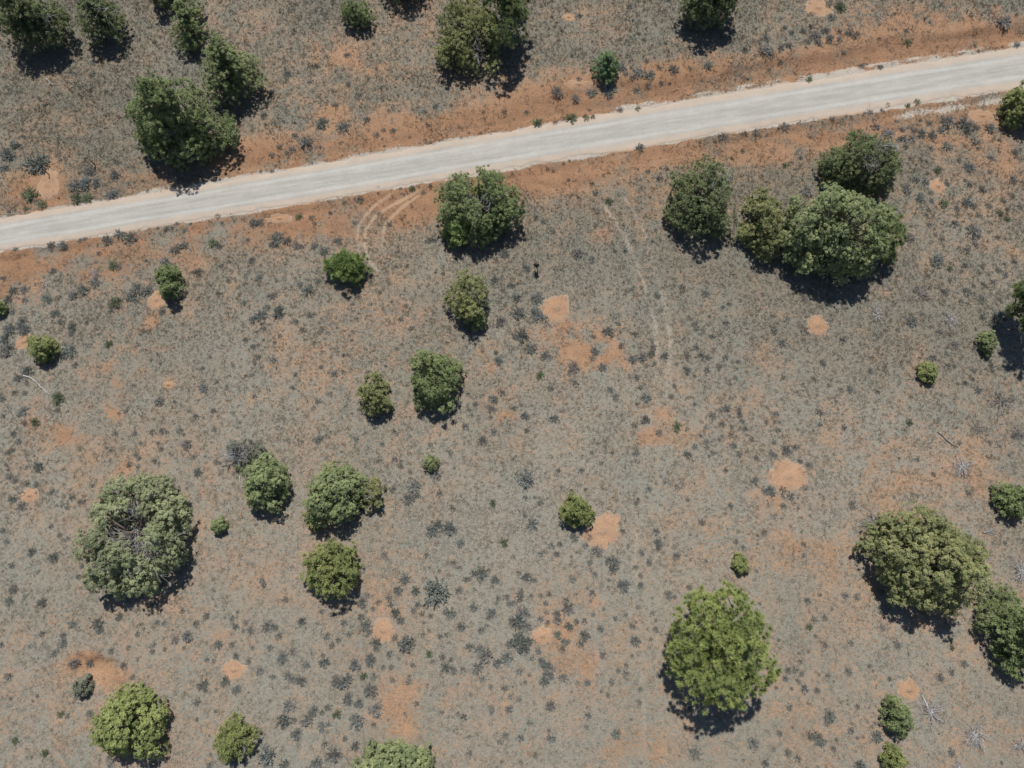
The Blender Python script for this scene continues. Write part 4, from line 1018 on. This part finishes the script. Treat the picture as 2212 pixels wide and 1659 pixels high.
# ------------------------------------------------------------------ leaning steel posts of the old fence line
def post(base, tip, label, seed):
    X, Y, _ = ground(*base)
    h = .95
    X2, Y2, _ = ground(*tip, h)
    z = float(height(X, Y))
    mb = MB()
    v = np.array([X2 - X, Y2 - Y, h - z]); L = np.linalg.norm(v); d = v / L
    u = norm(np.cross(d, [0, 1, 0.1])); w = np.cross(d, u)
    # T-section of a steel fence post with a spade foot plate at the soil
    def bar(a0, a1, b0, b1, l0, l1):
        vs = [d * l + u * a + w * b for l in (l0, l1) for a, b in ((a0, b0), (a1, b0), (a1, b1), (a0, b1))]
        mb.add(vs, [(3, 2, 1, 0), (4, 5, 6, 7), (0, 1, 5, 4), (1, 2, 6, 5), (2, 3, 7, 6), (3, 0, 4, 7)])
    bar(-.055, .055, -.012, .012, -.25, L)
    bar(-.012, .012, .0125, .075, -.25, L - .01)
    for k in range(6):
        bar(-.02, .02, .076, .09, L * (.25 + .12 * k), L * (.25 + .12 * k) + .03)
    o = link('fence_post', mb.mesh('fence_post', m_post), loc=(X, Y, z))
    tag(o, label, 'fence post', 'old steel fence posts above the road')
post((106, 377), (96, 368), 'rusty steel fence post beside the large grey shrub at far left', 1)
post((205, 356), (196, 347), 'rusty steel fence post left of the large roadside juniper', 2)
post((1993, 47), (2000, 37.5), 'rusty steel fence post at top right, left one of two', 3)
post((2084, 31.5), (2092, 20.5), 'rusty steel fence post at top right, right one of two', 4)

# ------------------------------------------------------------------ the person
m_skin = plain('skin', (.42, .25, .17), .55, .08)
m_shirt = plain('black_cloth', (.016, .017, .022), .85, .3)
m_short = plain('dark_shorts', (.022, .022, .028), .85, .3)
m_shoe = plain('tan_shoes', (.30, .24, .16), .7, .2)
m_hair = plain('dark_hair', (.028, .023, .021), .6, .4)

def skin_mesh(name, verts, edges, rad, mat, root=0, sub=2):
    me = bpy.data.meshes.new(name + '_cage'); me.from_pydata(verts, edges, [])
    o = bpy.data.objects.new(name + '_cage', me); C.objects.link(o)
    o.modifiers.new('skin', 'SKIN')
    if not me.skin_vertices: me.skin_vertices.new()
    for i, sv in enumerate(me.skin_vertices[0].data):
        rr = rad[i]; sv.radius = rr if isinstance(rr, tuple) else (rr, rr); sv.use_root = (i == root)
    s = o.modifiers.new('sub', 'SUBSURF'); s.levels = sub; s.render_levels = sub
    dg = bpy.context.evaluated_depsgraph_get(); dg.update()
    m2 = bpy.data.meshes.new_from_object(o.evaluated_get(dg)); m2.name = name
    bpy.data.objects.remove(o); bpy.data.meshes.remove(me)
    m2.materials.clear(); m2.materials.append(mat)
    for pl in m2.polygons: pl.use_smooth = True
    return m2

PX, PY, _ = ground(1158, 583)
person = bpy.data.objects.new('person', None); C.objects.link(person)
person.location = (PX, PY, float(height(PX, PY))); person.rotation_euler = (0, 0, math.radians(-6)); person.scale = (1.03,) * 3
tag(person, 'person in black t-shirt and dark shorts standing on the plain, arms bent forward', 'person')
V, E, Rr = [], [], []
def vert(x, y, z, rr, link_to=None):
    V.append((x, y, z)); Rr.append(rr)
    if link_to is not None: E.append((link_to, len(V) - 1))
    return len(V) - 1
pel = vert(0, .02, .95, (.15, .115)); wst = vert(0, .02, 1.10, (.135, .10), pel); chs = vert(0, .015, 1.30, (.16, .115), wst)
nk0 = vert(0, .0, 1.45, (.075, .07), chs); nk = vert(0, -.02, 1.52, .055, nk0); hd = vert(0, -.05, 1.60, (.075, .09), nk); ht = vert(0, -.055, 1.68, (.072, .088), hd); hz = vert(0, -.05, 1.725, (.05, .06), ht)
fc = vert(0, -.135, 1.615, (.022, .03), hd)            # nose and front of the face
for s in (-1, 1):
    sh = vert(.185 * s, .01, 1.41, .062, chs); el_ = vert(.265 * s, -.02, 1.15, .045, sh); wr = vert(.10 * s, -.27, 1.13, .029, el_)
    pa = vert(.065 * s, -.325, 1.13, (.036, .018), wr)
    for q, (ox, oy, oz, ln) in enumerate(((-.028, 0, .0, .075), (-.009, .0, .004, .085), (.010, 0, .004, .08), (.028, 0, 0, .062))):
        k1 = vert((.06 + ox) * s, -.355, 1.13 + oz, .0095, pa); k2 = vert((.052 + ox) * s, -.355 - ln * .55, 1.118 + oz, .0085, k1); vert((.045 + ox) * s, -.355 - ln * .75, 1.095 + oz, .007, k2)
    t1 = vert((.065 + .035) * s, -.325, 1.155, .010, pa); vert((.06 + .03) * s, -.36, 1.165, .008, t1)
    hp = vert(.095 * s, .02, .90, .10, pel); kn = vert(.115 * s, -.01, .50, .062, hp); cf = vert(.12 * s, .02, .34, .058, kn); an = vert(.125 * s, .035, .09, .036, cf); hl = vert(.13 * s, .03, .045, .04, an); vert(.14 * s, -.15, .035, (.045, .03), hl)
link('body', skin_mesh('body', V, E, Rr, m_skin), person)
V, E, Rr = [], [], []
a = vert(0, .02, .93, (.165, .13)); b = vert(0, .02, 1.10, (.16, .125), a); c = vert(0, .015, 1.31, (.18, .135), b); vert(0, .0, 1.45, (.09, .085), c)
for s in (-1, 1):
    d = vert(.19 * s, .01, 1.41, .085, c); vert(.25 * s, -.01, 1.22, .074, d)
link('shirt', skin_mesh('shirt', V, E, Rr, m_shirt), person)
V, E, Rr = [], [], []
a = vert(0, .02, .94, (.16, .125))
for s in (-1, 1):
    d = vert(.098 * s, .02, .86, .115, a); vert(.115 * s, .0, .54, .098, d)
link('shorts', skin_mesh('shorts', V, E, Rr, m_short), person)
V, E, Rr = [], [], []
a = vert(0, -.03, 1.60, (.07, .07)); b = vert(0, -.045, 1.685, (.088, .10), a); vert(0, -.035, 1.74, (.062, .072), b)
V[0] = (0, .01, 1.60)
link('hair', skin_mesh('hair', V, E, Rr, m_hair), person)
for s in (-1, 1):
    V, E, Rr = [], [], []
    a = vert(.13 * s, .055, .045, (.05, .045)); b = vert(.136 * s, -.05, .045, (.055, .042), a); vert(.142 * s, -.165, .038, (.05, .034), b)
    link('shoe', skin_mesh('shoe', V, E, Rr, m_shoe), person)
    mb = MB()
    mb.tube([(.03 * s - .009, -.143, 1.635), (.03 * s + .009, -.143, 1.635)], [.008, .008], 6)
    link('eye', mb.mesh('eye', m_hair), person)
